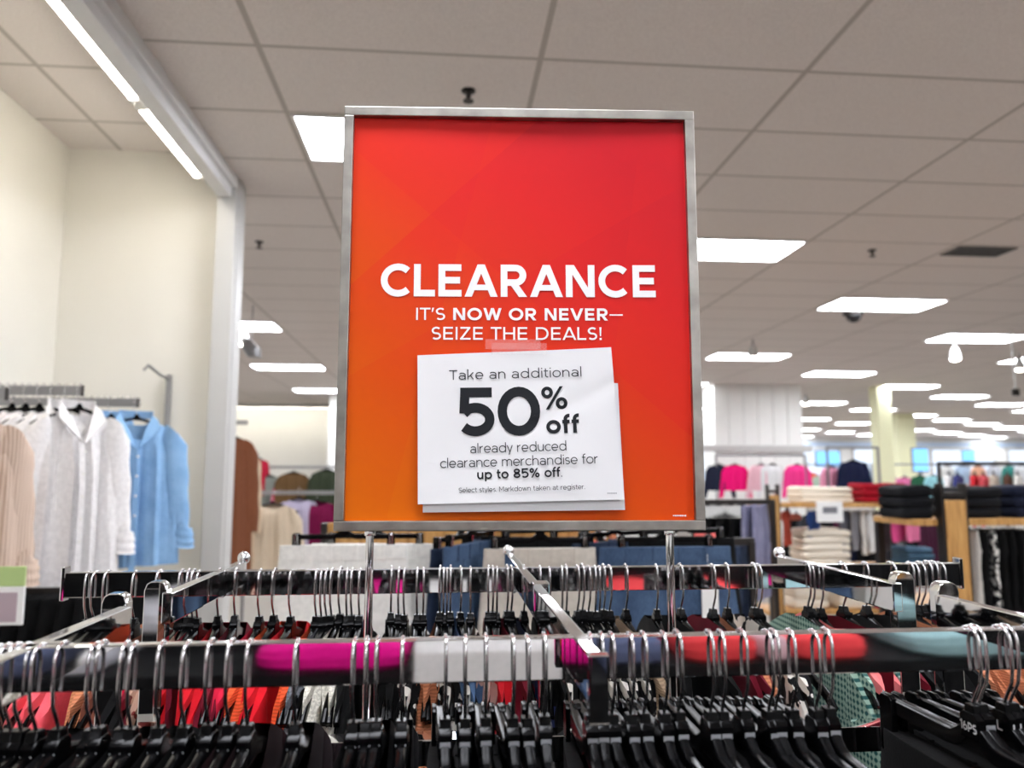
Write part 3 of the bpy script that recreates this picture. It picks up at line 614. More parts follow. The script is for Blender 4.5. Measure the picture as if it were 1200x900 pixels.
def trousers_mesh(w=.20, L=.95, dep=.022, seed=0, flare=1.0, gap=True):
    """hung flat by the waistband: two legs with a split below the crotch"""
    rnd = random.Random(seed); m = MB(); ph = rnd.uniform(0, 6); rings = []; nu = 24
    def ring(z, x0, x1, d, v):
        R = []
        for i in range(nu):
            a = 2 * pi * i / nu; u = cos(a); x = (x0 + x1) / 2 + (x1 - x0) / 2 * u
            y = d * math.copysign(abs(sin(a)) ** .7, sin(a)) + .010 * sin(x * 38 + ph + v * 3) * min(1, v * 3) + .004 * sin(x * 90 + v * 9) * min(1, v * 3); R.append((x, y, z))
        return R
    cr = .27
    m.loft([ring(-L * v, -w * (1 + .12 * min(1, v * 4)), w * (1 + .12 * min(1, v * 4)), dep * (.55 + .45 * min(1, v * 5)), v) for v in [cr / L * k / 6 for k in range(7)]])
    for s in (-1, 1):
        rr = []
        for k in range(9):
            v = cr / L * .96 + (1 - cr / L * .96) * k / 8; o = w * 1.12 * (1 - .10 * (v - cr / L)) * flare; i_ = .004 + .03 * (v - cr / L)
            rr.append(ring(-L * v, min(s * o, s * i_), max(s * o, s * i_), dep * .95, v))
        m.loft(rr)
    return m
def trousers(label, loc, rz, mat, w=.19, L=.95, group=None, name='trousers', seed=0, waist=True, key=''):
    t = thing(name, label, 'trousers', loc, rz, group)
    ob('legs', gmesh(('tr', mat.name, key, w), lambda: trousers_mesh(w, L, seed=seed).mesh('legs', mat, 0, 50)), t)
    if waist:
        def wb():
            m = MB(); n = 24; d = .016
            pr = [(w * 1.01 * cos(2 * pi * i / n), d * math.copysign(abs(sin(2 * pi * i / n)) ** .7, sin(2 * pi * i / n))) for i in range(n)]
            m.loft([[(x, y, z) for x, y in pr] for z in (.002, -.002, -.036, -.040)])
            for q in (-.62, -.2, .2, .62): m.box((q * w, -d - .001, -.019), (.010, .005, .046))
            m.lathe([(.008, 0), (.009, .002), (.006, .004)], (0, 0, 0), 12) if False else None
            return m.mesh('waistband', mat, .001)
        ob('waistband', gmesh(('wb', mat.name, key, w), wb), t)
        def seams():
            m = MB(); d = .024
            m.tube([(0, -.020, -.04), (.002, -d - .006, -.12), (.0, -d - .008, -.19), (-.012, -d - .006, -.215)], .0022, 6)
            for s in (-1, 1): m.tube([(s * w * .45, -.019, -.040), (s * w * .52, -d - .002, -.075), (s * w * .75, -d, -.105), (s * w * 1.02, -.010, -.115)], .0022, 6)
            return m.mesh('front_seams', mat, 0)
        ob('front_seams', gmesh(('sm', mat.name, key, w), seams), t)
    return t
def folded_mesh(w=.30, d=.26, h=.045, seed=0, mat=BLACK):
    """a garment folded flat: soft rounded slab with a fold roll in front and layered edges"""
    rnd = random.Random(seed); a, c = rnd.uniform(0, 6), rnd.uniform(0, 6); m = MB(); n = 28; rings = []
    for k in range(11):
        t = -1 + 2 * k / 10; e = sqrt(max(0, 1 - abs(t) ** 3)) ; z = h / 2 * t; lay = 1 + .012 * sin(t * 9 + a)
        R = []
        for i in range(n):
            g = 2 * pi * i / n; cx = math.copysign(abs(cos(g)) ** .35, cos(g)); cy = math.copysign(abs(sin(g)) ** .35, sin(g))
            q = (.86 + .14 * e) * lay
            R.append((cx * w / 2 * q + .004 * sin(5 * g + c), cy * d / 2 * q + .004 * sin(4 * g + a), h / 2 + z + .10 * h * sin(cx * 2.2 + a) * (t > 0) + .08 * h * sin(cy * 3 + c) * (t > 0)))
        rings.append(R)
    m.loft(rings); return m.mesh('folded', mat, 0, 60)
#PART2
# ------------------------------------------------------------------ front rail: hangers and the dark garments on them
NECK = RZ - .080
front = [-30, -14, -3, 8, 20, 38, 64, 104, 112, 140, 150, 183, 214, 242, 266, 288, 345, 414, 428, 441, 471, 522, 546, 570, 602, 619, 640,
         695, 708, 720, 742, 758, 782, 799, 837, 851, 876, 906, 914, 934, 962, 977, 1149, 1156, 1186, 1193, 1224, 1250, 1285]
DARK = {266: fabric('dark_wine_cloth', (34, 12, 18)), 288: fabric('dark_wine_cloth', (34, 12, 18)), 345: fabric('dark_plum_cloth', (36, 26, 30)), 428: fabric('coral_trim_cloth', (228, 96, 92)), 64: fabric('charcoal_cloth', (26, 26, 30)), 471: fabric('charcoal_cloth', (26, 26, 30))}
left = [p for p in front if p < 432]; mid = [p for p in front if 432 <= p < 690]; right = [p for p in front if p > 690]
for k, px in enumerate(front):
    X = at(px, 775, Y=FY - .0145).x; j = random.uniform(-.06, .06); kind = 'top' if px < 480 else 'clip'
    if px in left: where = '%s from the left, front rail' % ORD[left.index(px) + 1]
    elif px in mid: where = '%s right of the left sign post, front rail' % ORD[mid.index(px) + 1]
    else: where = '%s right of the centre arm, front rail' % ORD[right.index(px) + 1]
    text = {1149: '16PS', 1186: 'L', 1193: 'L'}.get(px)
    lab = 'black %shanger with %s, %s' % ('' if kind == 'top' else 'clip ', ('size marker ' + text) if text else 'chrome hook', where)
    rz = pi / 2 + j + (.05 if px > 1100 else 0)
    hanger(kind, lab, (X, FY, NECK + random.uniform(-.001, .001)), rz, 'hangers on the front rail', text)
    mat = DARK.get(px, BLACK); cn = {'black_cloth': 'black', 'dark_wine_cloth': 'dark wine', 'dark_plum_cloth': 'dark plum', 'coral_trim_cloth': 'coral', 'charcoal_cloth': 'charcoal'}[mat.name]
    if k and X - lastX < .011: continue
    lastX = X
    if kind == 'top': top('%s top on the hanger %s' % (cn, where), 'top', (X, FY, NECK), rz, mat, 'dark tops on the front rail', seed=k % 3, key='f%d' % (k % 3), dep=.009, fold=.003, L=.60, neck=.07, over=True, sl=dict(r0=.05, r1=.03, flat=.2, L=.5, out=.03))
    else: trousers('%s trousers clipped on the hanger %s' % (cn, where), (X, FY, NECK - .058), rz, mat, .158, .9, 'black trousers on the front rail', seed=1, key='f')

# ------------------------------------------------------------------ back rail: hangers and bright garments
back = [99, 108, 122, 155, 184, 210, 218, 224, 230, 303, 320, 340, 370, 376, 382, 388, 398, 406, 412, 421, 458, 467, 474, 489, 496, 516, 520, 524, 528, 540, 552, 573, 578, 583, 595, 600,
        634, 645, 660, 665, 678, 684, 691, 699, 704, 709, 716, 800, 838, 855, 887, 892, 950, 954, 965, 1050, 1072, 1078, 1084, 1093, 1100, 1108]
F = fabric
C_ = dict(coral=F('coral_satin', (246, 92, 104), rough=.5), rust=F('rust_knit', (196, 124, 88), 'knit'), red=F('bright_red_cloth', (214, 26, 40)), brown=F('brown_cloth', (112, 62, 46)), orange=F('orange_knit', (226, 84, 44), 'knit', (190, 52, 34)),
          tan=F('tan_print', (196, 158, 138), 'print', (122, 50, 46)), maroon=F('maroon_cloth', (112, 18, 38)), wine=F('wine_heather', (128, 22, 42), 'heather', (84, 12, 26)), grey=F('grey_heather', (112, 114, 120), 'heather', (70, 72, 78)),
          cream=F('cream_boucle', (224, 220, 208), 'heather', (176, 172, 160)), black=BLACK, animal=F('black_white_animal_print', (22, 22, 24), 'print', (226, 222, 214)), blue=F('steel_blue_cloth', (86, 116, 158)), blush=F('blush_cloth', (214, 176, 166)),
          navy=F('navy_cloth', (24, 32, 66)), beige=F('beige_fuzzy_knit', (190, 164, 136), 'knit'), plaid=F('teal_plaid', (40, 84, 82), 'plaid', (150, 176, 160)), pink=F('salmon_pink_cloth', (240, 128, 128)), magenta=F('magenta_red_cloth', (206, 30, 62)))
NAMES = dict(coral='coral satin', rust='rust knit', red='bright red', brown='brown', orange='orange knit', tan='tan printed', maroon='maroon', wine='heathered wine-red', grey='grey heather', cream='cream woven', black='black', animal='animal print',
             blue='steel blue', blush='blush', navy='navy', beige='fuzzy beige knit', plaid='teal plaid', pink='salmon pink', magenta='deep pink-red')
SEEN = [(40, 'coral'), (75, 'rust'), (97, 'red'), (122, 'brown'), (137, 'orange'), (150, 'tan'), (172, 'maroon'), (200, 'red'), (224, 'maroon'), (252, 'magenta'), (272, 'orange'), (294, 'red'), (315, 'wine'), (336, 'orange'), (356, 'grey'), (380, 'cream'), (402, 'black'), (415, 'animal'),
        (445, 'black'), (488, 'animal'), (512, 'rust'), (530, 'animal'), (548, 'blue'), (565, 'animal'), (577, 'blush'), (592, 'red'), (620, 'maroon'), (632, 'navy'), (662, 'black'), (705, 'animal'), (735, 'animal'), (775, 'beige'), (818, 'black'), (855, 'black'), (897, 'maroon'), (930, 'rust'), (958, 'animal'), (1022, 'plaid'), (1052, 'pink'), (1078, 'maroon'), (1110, 'black'), (1188, 'rust')]
SEENX = [(at(p, 830, Y=1.065).x, c) for p, c in SEEN]
bl = [p for p in back if p < 300]; bm_ = [p for p in back if 300 <= p < 603]; br = [p for p in back if 603 < p < 900]; bf = [p for p in back if p > 900]
hx = [at(p, 677, Y=BY - .0145).x for p in back]
extra = [x for x, c in SEENX if min(abs(x - h) for h in hx) > .018 and RX0 < x < RX1]
items = sorted([(x, True) for x in hx] + [(x, False) for x in extra]); lastX = -9
xa, xc, xr = -.339, .1265, .622
cnt = {}
for k, (X, _) in enumerate(items):
    zone = 'left of the left arm' if X < xa else 'between left and centre arms' if X < xc else 'between centre and right arms' if X < xr else 'right of the right arm'
    cnt[zone] = cnt.get(zone, 0) + 1; where = '%s from left on the back rail %s' % (ORD[cnt[zone]], zone)
    rz = pi / 2 + random.uniform(-.10, .10)
    hanger('top', 'black hanger, ' + where, (X, BY, NECK + random.uniform(-.002, .002)), rz, 'hangers on the back rail')
    if X - lastX < .0095: continue
    lastX = X; c = min(SEENX, key=lambda q: abs(q[0] - X))[1]; mat = C_[c]
    top('%s top, %s' % (NAMES[c], where), 'top', (X, BY, NECK), rz, mat, 'tops on the back rail', seed=k % 2, key='b%d' % (k % 2), dep=.010, fold=.004, L=.58, neck=.07, over=True, sl=dict(r0=.058, r1=.04, flat=.26, L=.45, out=.035))

# ------------------------------------------------------------------ garments on a rail behind the viewer, mirrored in the front rail
YM = 2 * FY - RT + 1.1
t = thing('garment_rail', 'second rail of black coats behind the viewer, mirrored dark in the chrome', 'garment rail', (.2, -1.55, 0))
ob('rail', MB().box((0, 0, 1.22), (6.2, .0135, .0385)).mesh('rail', CHROME, .0015), t)
for s in (-1, 1):
    ob('upright', MB().box((s * 3.07, 0, .62), (.03, .03, 1.2)).mesh('upright', CHROME, .002), t); ob('foot', MB().box((s * 3.07, 0, .02), (.04, .6, .03)).mesh('foot', CHROME, .004), t)
for k in range(14):
    x = -2.05 + k * .40; z = 1.22 - .08; w_ = '%s from the left in the mirrored row behind the viewer' % ORD[k + 1]
    hanger('top', 'black hanger, ' + w_, (x, -1.55, z), pi, 'hangers behind the viewer', None, False)
    top('black coat, ' + w_, 'coat', (x, -1.55, z), pi, BLACK, 'black coats behind the viewer', 'coat', False, 3, 'blk', sh=.21, hem=.25, L=1.0, neck=.05, dep=.04)
tz = at(600, 781, Y=YM).z
t = thing('display_table', 'table with a black cloth behind the viewer, mirrored in the front rail', 'table', (.25, -1.32, 0))
ob('table_top', MB().box((0, 0, tz - .015), (3.4, .50, .03)).mesh('table_top', BLACK, .003), t)
for sx in (-1, 1):
    for sy in (-1, 1): ob('leg', MB().box((sx * 1.62, sy * .18, (tz - .03) / 2), (.05, .05, tz - .03)).mesh('leg', DARK_METAL, .003), t)
m = MB(); n_ = 120
for y, h in ((.258, 0), (.262, 0)): m.v += [(-1.7 + 3.4 * i / n_, y + .006 * sin(i * .9) * (z < .5), z * (tz - .01) + .004) for z in (0, .45, 1) for i in range(n_ + 1)]
q_ = n_ + 1
for l in range(2):
    for j in range(2): m.f += [tuple(k + l * 3 * q_ for k in (j * q_ + i, j * q_ + i + 1, (j + 1) * q_ + i + 1, (j + 1) * q_ + i)) for i in range(n_)]
ob('table_cloth', m.mesh('table_cloth', BLACK, 0, 60), t)
for px0, px1, nm, c in ((0, 118, 'pale grey', (178, 178, 182)), (296, 480, 'magenta', (214, 10, 128)), (700, 782, 'slate blue', (84, 92, 120)), (800, 892, 'poppy red', (214, 60, 64)), (897, 925, 'pale rose', (206, 170, 176)), (930, 1020, 'bright poppy red', (226, 66, 70)), (1075, 1230, 'pale teal', (140, 172, 174))):
    a, b_ = at(px0, 770, Y=YM), at(px1, 770, Y=YM); me = folded_mesh(b_.x - a.x, .46, .078, 3, F(nm.replace(' ', '_') + '_table_cloth', c))
    o = ob('folded_blanket', me, None, ((a.x + b_.x) / 2, -1.305, tz)); tag(o, '%s folded blanket on the table behind the viewer, mirrored in the front rail' % nm, 'folded blanket', 'folded blankets behind the viewer')
a, b_ = at(486, 770, Y=YM), at(655, 770, Y=YM)
o = ob('throw', MB().prism([(-1.52, tz + .004), (-1.05, tz + .004), (-1.05, tz - .30), (-1.035, tz - .30), (-1.035, tz + .06), (-1.08, tz + .08), (-1.52, tz + .08)], a.x, b_.x, 'yz').mesh('throw', F('ivory_cloth', (206, 203, 200)), .004))
tag(o, 'ivory throw draped over the edge of the table behind the viewer', 'throw')

# ------------------------------------------------------------------ left alcove: shirts by the wall
BUTTON = plain('shell_button', (232, 230, 224), .3)
def shirt(label, loc, rz, mat, seed=0, collar=True, L=.66, group=None, key='', cuffs=True, buttons=True, **kw):
    t = top(label, 'shirt', loc, rz, mat, group, 'shirt', True, seed, 'sh' + key, L=L, dep=kw.get('dep', .035), fold=kw.get('fold', .018), folds=4, nd=.16, neck=.075, sh=.205, hem=.235, sl=dict(r0=.072, r1=.048, L=.52, out=.07, flat=.5, bend=.01))
    def col():
        m = MB()
        for s in (-1, 1):
            P = [(s * .075, .004, .012), (s * .100, -.016, -.020), (s * .105, -.034, -.060), (s * .020, -.056, -.150), (s * .004, -.046, -.165), (s * .035, -.030, -.075)]
            m.add(P + [(x, y + .004, z) for x, y, z in P], [(0, 1, 2, 5), (2, 3, 4, 5), (6, 11, 8, 7), (8, 11, 10, 9)] + [(i, (i + 1) % 6, (i + 1) % 6 + 6, i + 6) for i in range(6)])
        m.sweep([(.078 * cos(radians(a)), .03 * sin(radians(a)) + .006, .012) for a in range(0, 181, 15)], [(-.002, -.022), (.002, -.022), (.002, .016), (-.002, .016)])
        return m.mesh('collar', mat, 0, 40)
    if collar: ob('collar', gmesh(('co', mat.name, key), col), t)
    if buttons:
        ob('placket', gmesh(('pl', mat.name, key), lambda: MB().sweep([(.0, -.030 - .026 * min(1, k * .5), -.16 - (L - .10) * k / 8) for k in range(9)], [(-.014, -.001), (.014, -.001), (.014, .001), (-.014, .001)], (0, 1, 0)).mesh('placket', mat)), t)
        for k in range(5): ob('button', gmesh('button', lambda: MB().lathe([(.006, 0), (.0065, .001), (.005, .003)], n=12).mesh('button', BUTTON)), t, (0, -.060, -.20 - k * .095), (pi / 2, 0, 0))
    if cuffs:
        for s in (-1, 1): ob('cuff', gmesh(('cu', mat.name, key, s), lambda: sleeve(s, sh=.205, L=.07, r0=.052, r1=.056, out=.01, flat=.62, cuff=False).mesh('cuff', mat, 0, 60)), t, (s * .068, 0, -.46))
    return t
def wall_bar(label, x1, y, z):
    """bar standing out of the left alcove wall"""
    L = x1 - AX; t = thing('hang_bar', label, 'hang bar', (AX, y, z), 0, 'hang bars on the alcove wall')
    ob('bar', MB().box((L / 2, 0, 0), (L, .0135, .042)).mesh('bar', GREY_METAL, .002), t); ob('flange', MB().box((.006, 0, 0), (.012, .05, .12)).mesh('flange', GREY_METAL, .002), t)
    ob('end_cap', MB().box((L, 0, 0), (.006, .02, .05)).mesh('end_cap', DARK_METAL, .002), t)
    m = MB()
    for i in range(int(L / .03)): m.box((.03 + i * .03, 0, .026), (.012, .010, .012))
    ob('hook_teeth', m.mesh('hook_teeth', CHROME), t)
p1 = at(97, 458, Y=3.5); wall_bar('grey hang bar on the alcove wall above the white shirts', p1.x, 3.5, p1.z)
q1 = at(162, 472, Y=3.95); wall_bar('lower grey hang bar on the alcove wall above the blue shirts', q1.x, 3.95, q1.z)
WHITE = F('white_linen', (240, 238, 238)); BLUSH = F('blush_stripe_linen', (226, 206, 190), 'stripe', (198, 172, 152)); CHAM = F('blue_chambray', (150, 190, 226), 'denim', (120, 160, 204))
z = p1.z - .066
for k, px in enumerate((14, 30, 46, 62, 78, 93)):
    p = at(px, 478, Y=3.5)
    lab = 'outermost white linen shirt on the alcove bar, next to the blue shirt' if k == 5 else 'white linen shirt on the alcove bar, %s from the blush shirts' % ORD[k + 1]
    hanger('top', 'black hanger under the ' + lab.replace(', next to the blue shirt', ''), (p.x, 3.5, z), 1.0, 'hangers under the white shirts', None, False)
    shirt(lab, (p.x, 3.5, z), 1.0, WHITE if k != 2 else F('white_pinstripe_linen', (238, 234, 234), 'stripe', (222, 214, 214)), k % 2, k > 3, .80, 'white shirts on the alcove bar', 'w%d' % (k % 2), True, k > 3, dep=.02, fold=.032)
for k, (px, yy) in enumerate(((-62, 3.02), (-38, 2.98))):
    p = at(px, 482, Y=yy)
    hanger('top', 'black hanger under the %s blush striped shirt' % ('farther' if k == 0 else 'nearer'), (p.x, yy, p.z), 1.0, 'hangers under the blush shirts', None, False)
    shirt('blush striped shirt at the left edge, %s' % ('the one behind' if k == 0 else 'the nearer one'), (p.x, yy, p.z), 1.0, BLUSH, 1, k == 1, .60, 'blush striped shirts', 'b', True, False)
p = at(8, 466, Y=3.0); wall_bar('grey hang bar holding the blush striped shirts at the left edge', p.x, 3.0, at(-20, 482, Y=3.0).z + .066)
for k, (px, yy, rz) in enumerate(((130, 3.95, .80), (160, 3.95, .62))):
    p = at(px, 490, Y=yy); z = q1.z - .066
    lab = 'blue chambray shirt with open collar hanging on the alcove wall' if k else 'second blue chambray shirt tucked behind the front blue one'
    hanger('top', 'black hanger under the ' + lab.replace(' hanging on the alcove wall', ''), (p.x, yy, z), rz, 'hangers under the blue shirts', None, False)
    shirt(lab, (p.x, yy, z), rz, CHAM, 0, True, .70, 'blue chambray shirts', 'c')
p = at(193, 437, Y=4.70); q = at(193, 505, Y=4.70)
t = thing('wall_bracket', 'empty grey face-out bracket on the white wall above the blue shirt', 'bracket', (p.x, 4.72, q.z))
ob('upright', MB().box((0, .06, (p.z - q.z) / 2), (.028, .03, p.z - q.z)).mesh('upright', GREY_METAL, .003), t)
ob('peg', MB().tube([(0, .05, p.z - q.z - .03), (0, -.10, p.z - q.z - .02), (-.03, -.20, p.z - q.z + .02), (-.05, -.21, p.z - q.z - .01)], .009, 10).mesh('peg', GREY_METAL), t)
p = at(204, 530, Y=AY)
t = thing('wall_plate', 'faint white blank plate on the alcove wall right of the blue shirt', 'wall plate', (p.x, AY - .002, p.z)); ob('plate', MB().box((0, -.003, 0), (.075, .008, .15)).mesh('plate', WHITE_WALL, .003), t)
for s in (-1, 1): ob('screw', MB().ball((0, -.008, s * .05), .005).mesh('screw', TRIM_GREY), t)
# black garments on a lower rail
t = thing('garment_rail', 'low dark rail of black trousers under the white shirts', 'garment rail', (at(70, 700, Y=3.3).x, 3.3, 0)); zr = at(70, 694, Y=3.3).z
ob('rail', MB().box((0, 0, zr), (.95, .013, .038)).mesh('rail', DARK_METAL, .002), t)
for s in (-1, 1): ob('upright', MB().box((s * .46, 0, zr / 2), (.03, .03, zr)).mesh('upright', DARK_METAL, .002), t); ob('foot', MB().box((s * .46, 0, .012), (.04, .5, .024)).mesh('foot', DARK_METAL, .004), t)
for k in range(9):
    px = -10 + k * 19; p = at(px, 700, Y=3.3)
    trousers('black trousers on the low rail under the white shirts, %s from the left' % ORD[k + 1], (p.x, 3.3, zr - .005), 1.0, BLACK, .19, .62, 'black trousers on the low rail', key='low', seed=2)
# price sign with green header
p = at(-12, 733, Y=2.55); zt = at(-12, 664, Y=2.55).z
t = thing('price_sign', 'small framed price sign with a green header at the left edge', 'sign', (p.x, 2.55, 0))
ob('stem', MB().tube([(0, 0, .02), (0, 0, p.z + .02)], .007, 10).mesh('stem', CHROME), t); ob('base', MB().lathe([(.12, 0), (.12, .012), (.02, .022)], n=28).mesh('base', CHROME), t)
hh = zt - p.z
ob('frame', MB().box((0, 0, p.z + hh * .33), (.19, .012, hh * .66)).mesh('frame', plain('white_sign_plastic', (238, 238, 236), .4), .003), t)
ob('mauve_card', MB().box((0, -.0068, p.z + hh * .31), (.155, .002, hh * .50)).mesh('mauve_card', plain('mauve_card', (176, 158, 166), .6)), t); ob('green_header', MB().box((0, -.002, p.z + hh * .83), (.19, .010, hh * .34)).mesh('green_header', plain('soft_green_card', (176, 200, 132), .6), .002), t)

# ------------------------------------------------------------------ left gap between the column and the sign
def rail(label, x0, x1, y, z, mat=GREY_METAL, name='garment_rail', group=None, ends=(-1, 1)):
    t = thing(name, label, 'garment rail', ((x0 + x1) / 2, y, 0), 0, group); L = x1 - x0
    ob('rail', MB().box((0, 0, z), (L, .015, .036)).mesh('rail', mat, .002), t)
    for s in ends:
        ob('upright', MB().box((s * (L / 2 - .015), 0, z / 2), (.03, .03, z)).mesh('upright', mat, .002), t); ob('foot', MB().box((s * (L / 2 - .015), 0, .012), (.045, .5, .024)).mesh('foot', mat, .004), t)
    return t
def hung(label, hl, px, py, Y, rz, mat, group=None, name='sweater', cat='top', **kw):
    p = at(px, py, Y=Y); z = p.z
    hanger('top', 'black hanger under the ' + hl, (p.x, Y, z), rz, 'hangers in the background', None, False)
    kw.setdefault('L', .55); kw.setdefault('dep', .04); kw.setdefault('fold', .012)
    return top(label, cat, (p.x, Y, z), rz, mat, group, name, seed=kw.pop('seed', 1), key=label[:40], **kw)
a = at(255, 505, Y=6.0); rail('grey rail of long coats just right of the white column', a.x - .6, a.x + .22, 6.0, a.z + .065, ends=(-1,))
hung('long brown coat hanging just right of the white column', 'long brown coat', 268, 508, 6.0, .75, F('brown_wool', (122, 74, 50)), name='coat', cat='coat', L=1.0, sl=dict(L=.62, r0=.08, r1=.06, out=.05))
hung('tan coat hanging behind the brown coat', 'tan coat', 276, 520, 6.3, .9, F('tan_wool', (206, 184, 156)), name='coat', cat='coat', L=.95, sl=dict(L=.60, r0=.08, r1=.06, out=.05))
a = at(300, 586, Y=7.2); b_ = at(395, 586, Y=7.2); rail('grey rail of sweaters seen left of the sign', a.x - .1, b_.x + .3, 7.2, a.z + .065)
hung('cream cable sweater facing the viewer left of the sign', 'cream cable sweater', 320, 588, 6.6, .1, F('cream_knit', (222, 204, 178), 'knit', (196, 176, 150)), sh=.19, L=.62, dep=.06, sl=dict(L=.52, r0=.07, r1=.05, out=.09))
hung('maroon sweater next to the cream sweater', 'maroon sweater', 372, 585, 7.3, .0, F('mulberry_knit', (118, 16, 66), 'knit'), sh=.20, L=.45, dep=.06, sl=dict(L=.45, r0=.07, r1=.05, out=.08))
hung('lavender grey top between the cream and maroon sweaters', 'lavender grey top', 350, 582, 7.2, .8, F('lavender_grey_cloth', (176, 168, 190)), name='blouse', L=.5)
a = at(300, 560, Y=11.0); b_ = at(392, 560, Y=11.0); rail('far rail of mixed tops in front of the far white wall', a.x - .2, b_.x + .3, 11.2, a.z + .15)
for k, (px, py, nm, c, rz) in enumerate(((304, 536, 'red', (176, 28, 54), 1.2), (316, 556, 'sage grey', (128, 134, 126), .5), (330, 572, 'navy', (42, 46, 66), .3), (344, 552, 'brown', (96, 72, 44), .2), (336, 563, 'rose', (196, 62, 96), .9), (362, 572, 'rosy beige', (190, 160, 156), .3), (383, 549, 'olive', (52, 60, 44), .1), (376, 562, 'white', (214, 220, 222), .2), (392, 572, 'orange', (240, 126, 88), .5))):
    hung('%s top on the far rail left of the sign' % nm, '%s top on the far rail' % nm, px, py, 11.0 + .12 * (k % 3), rz, F(nm.replace(' ', '_') + '_far_cloth', c), 'tops on the far rail left of the sign', 'blouse', L=.5)

# ------------------------------------------------------------------ trousers wall behind the rack
a, b_ = at(384, 640, Y=2.8), at(697, 640, Y=2.8); zt = at(540, 612, Y=2.8).z
t = thing('wooden_fixture', 'honey wood fixture panel standing behind the hanging trousers', 'fixture panel', ((a.x + b_.x) / 2, 2.8, 0))
ob('board', MB().box((0, 0, zt / 2 + .04), (b_.x - a.x, .03, zt - .08)).mesh('board', WOOD, .002), t); ob('plinth', MB().box((0, 0, .045), (b_.x - a.x + .04, .3, .09)).mesh('plinth', DARK_METAL, .004), t)
for s in (-1, 1): ob('edge_post', MB().box((s * ((b_.x - a.x) / 2 + .012), 0, zt / 2 + .03), (.02, .05, zt - .06)).mesh('edge_post', DARK_METAL, .002), t)
zb = at(600, 601, Y=2.4).z
t = thing('waterfall_rail', 'chrome rail carrying the clip hangers of trousers behind the sign', 'garment rail', (.33, 2.4, 0))
ob('rail', MB().box((0, 0, zb), (1.22, .0135, .0385)).mesh('rail', CHROME, .0015), t)
for s in (-1, 1): ob('upright', MB().box((s * .22, .12, zb / 2), (.03, .03, zb)).mesh('upright', CHROME, .002), t); ob('foot', MB().box((s * .22, .12, .012), (.045, .2, .024)).mesh('foot', CHROME, .004), t); ob('bracket', MB().box((s * .22, .06, zb), (.02, .12, .03)).mesh('bracket', CHROME, .002), t)
IV = F('ivory_denim', (232, 230, 224)); KH = F('stone_khaki', (202, 194, 182)); DEN = F('mid_blue_denim', (78, 100, 128), 'denim', (48, 66, 92)); DEN2 = F('dark_blue_denim', (48, 60, 82), 'denim', (28, 38, 56))
for px, yy, dz, rz, mat, w, lab in ((403, 2.36, 0, .02, IV, .185, 'ivory trousers clipped facing the viewer left of the wood panel'), (440, 2.48, .004, -.10, IV, .20, 'second ivory trousers behind the front ivory pair'),
                                    (552, 2.44, .006, 1.05, DEN, .17, 'mid blue jeans turned sideways over the wood panel'), (540, 2.50, .0, 1.0, DEN2, .17, 'dark blue jeans behind the sideways mid blue pair'), (633, 2.36, -.010, .03, KH, .170, 'stone khaki trousers clipped facing the viewer right of the wood panel'),
                                    (640, 2.46, .022, .30, BLACK, .17, 'black trousers hung at an angle behind the khaki pair'), (600, 2.52, .026, -.35, BLACK, .17, 'black trousers crossing behind the khaki pair'), (720, 2.50, .012, .55, DEN2, .18, 'dark blue jeans between the khaki pair and the wide blue jeans'),
                                    (780, 2.36, -.006, .02, DEN, .205, 'wide mid blue jeans with a white tag, right of the khaki pair'), (800, 2.47, .020, .2, BLACK, .19, 'black trousers behind the wide mid blue jeans')):
    p = at(px, 642, Y=yy); z = p.z + .062 + dz
    hanger('clip', 'black clip hanger holding the ' + lab.split(' clipped')[0].split(' turned')[0].split(' and the wide')[0].split(',')[0], (p.x, yy, z), rz, 'clip hangers behind the rack', None, False, True)
    o = trousers(lab, (p.x, yy, z - .055), rz, mat, w, .95, 'trousers behind the rack', key=lab[:12], seed=len(lab) % 4)
    if 'white tag' in lab:
        tg = at(832, 712, Y=yy - .03)
        ob('price_tag', MB().box((tg.x - p.x, -.035, tg.z - (z - .055)), (.052, .001, .115)).mesh('price_tag', plain('white_card', (236, 234, 230), .6), 0, 0), o, label='white hanging price tag')
        ob('tag_string', MB().tube([(tg.x - p.x, -.030, tg.z - z + .055 + .055), (tg.x - p.x, -.022, -.02)], .0008, 6).mesh('tag_string', TAG_WHITE), o)
for px, py, yy, lab in ((704, 634, 2.62, 'coral knit top peeking up between khaki trousers and jeans'), (826, 622, 2.66, 'coral knit top showing at the lower right corner of the sign')):
    p = at(px, py, Y=yy); hanger('top', 'black hanger under the ' + lab, (p.x, yy, p.z + .012), .9, 'clip hangers behind the rack', None, False)
    top(lab, 'top', (p.x, yy, p.z + .012), .9, F('coral_knit', (238, 110, 104), 'knit'), 'coral tops behind the jeans', 'knit_top', L=.5, dep=.04, neck=.04, sh=.1, hem=.12, drop=.02, sleeves=False)

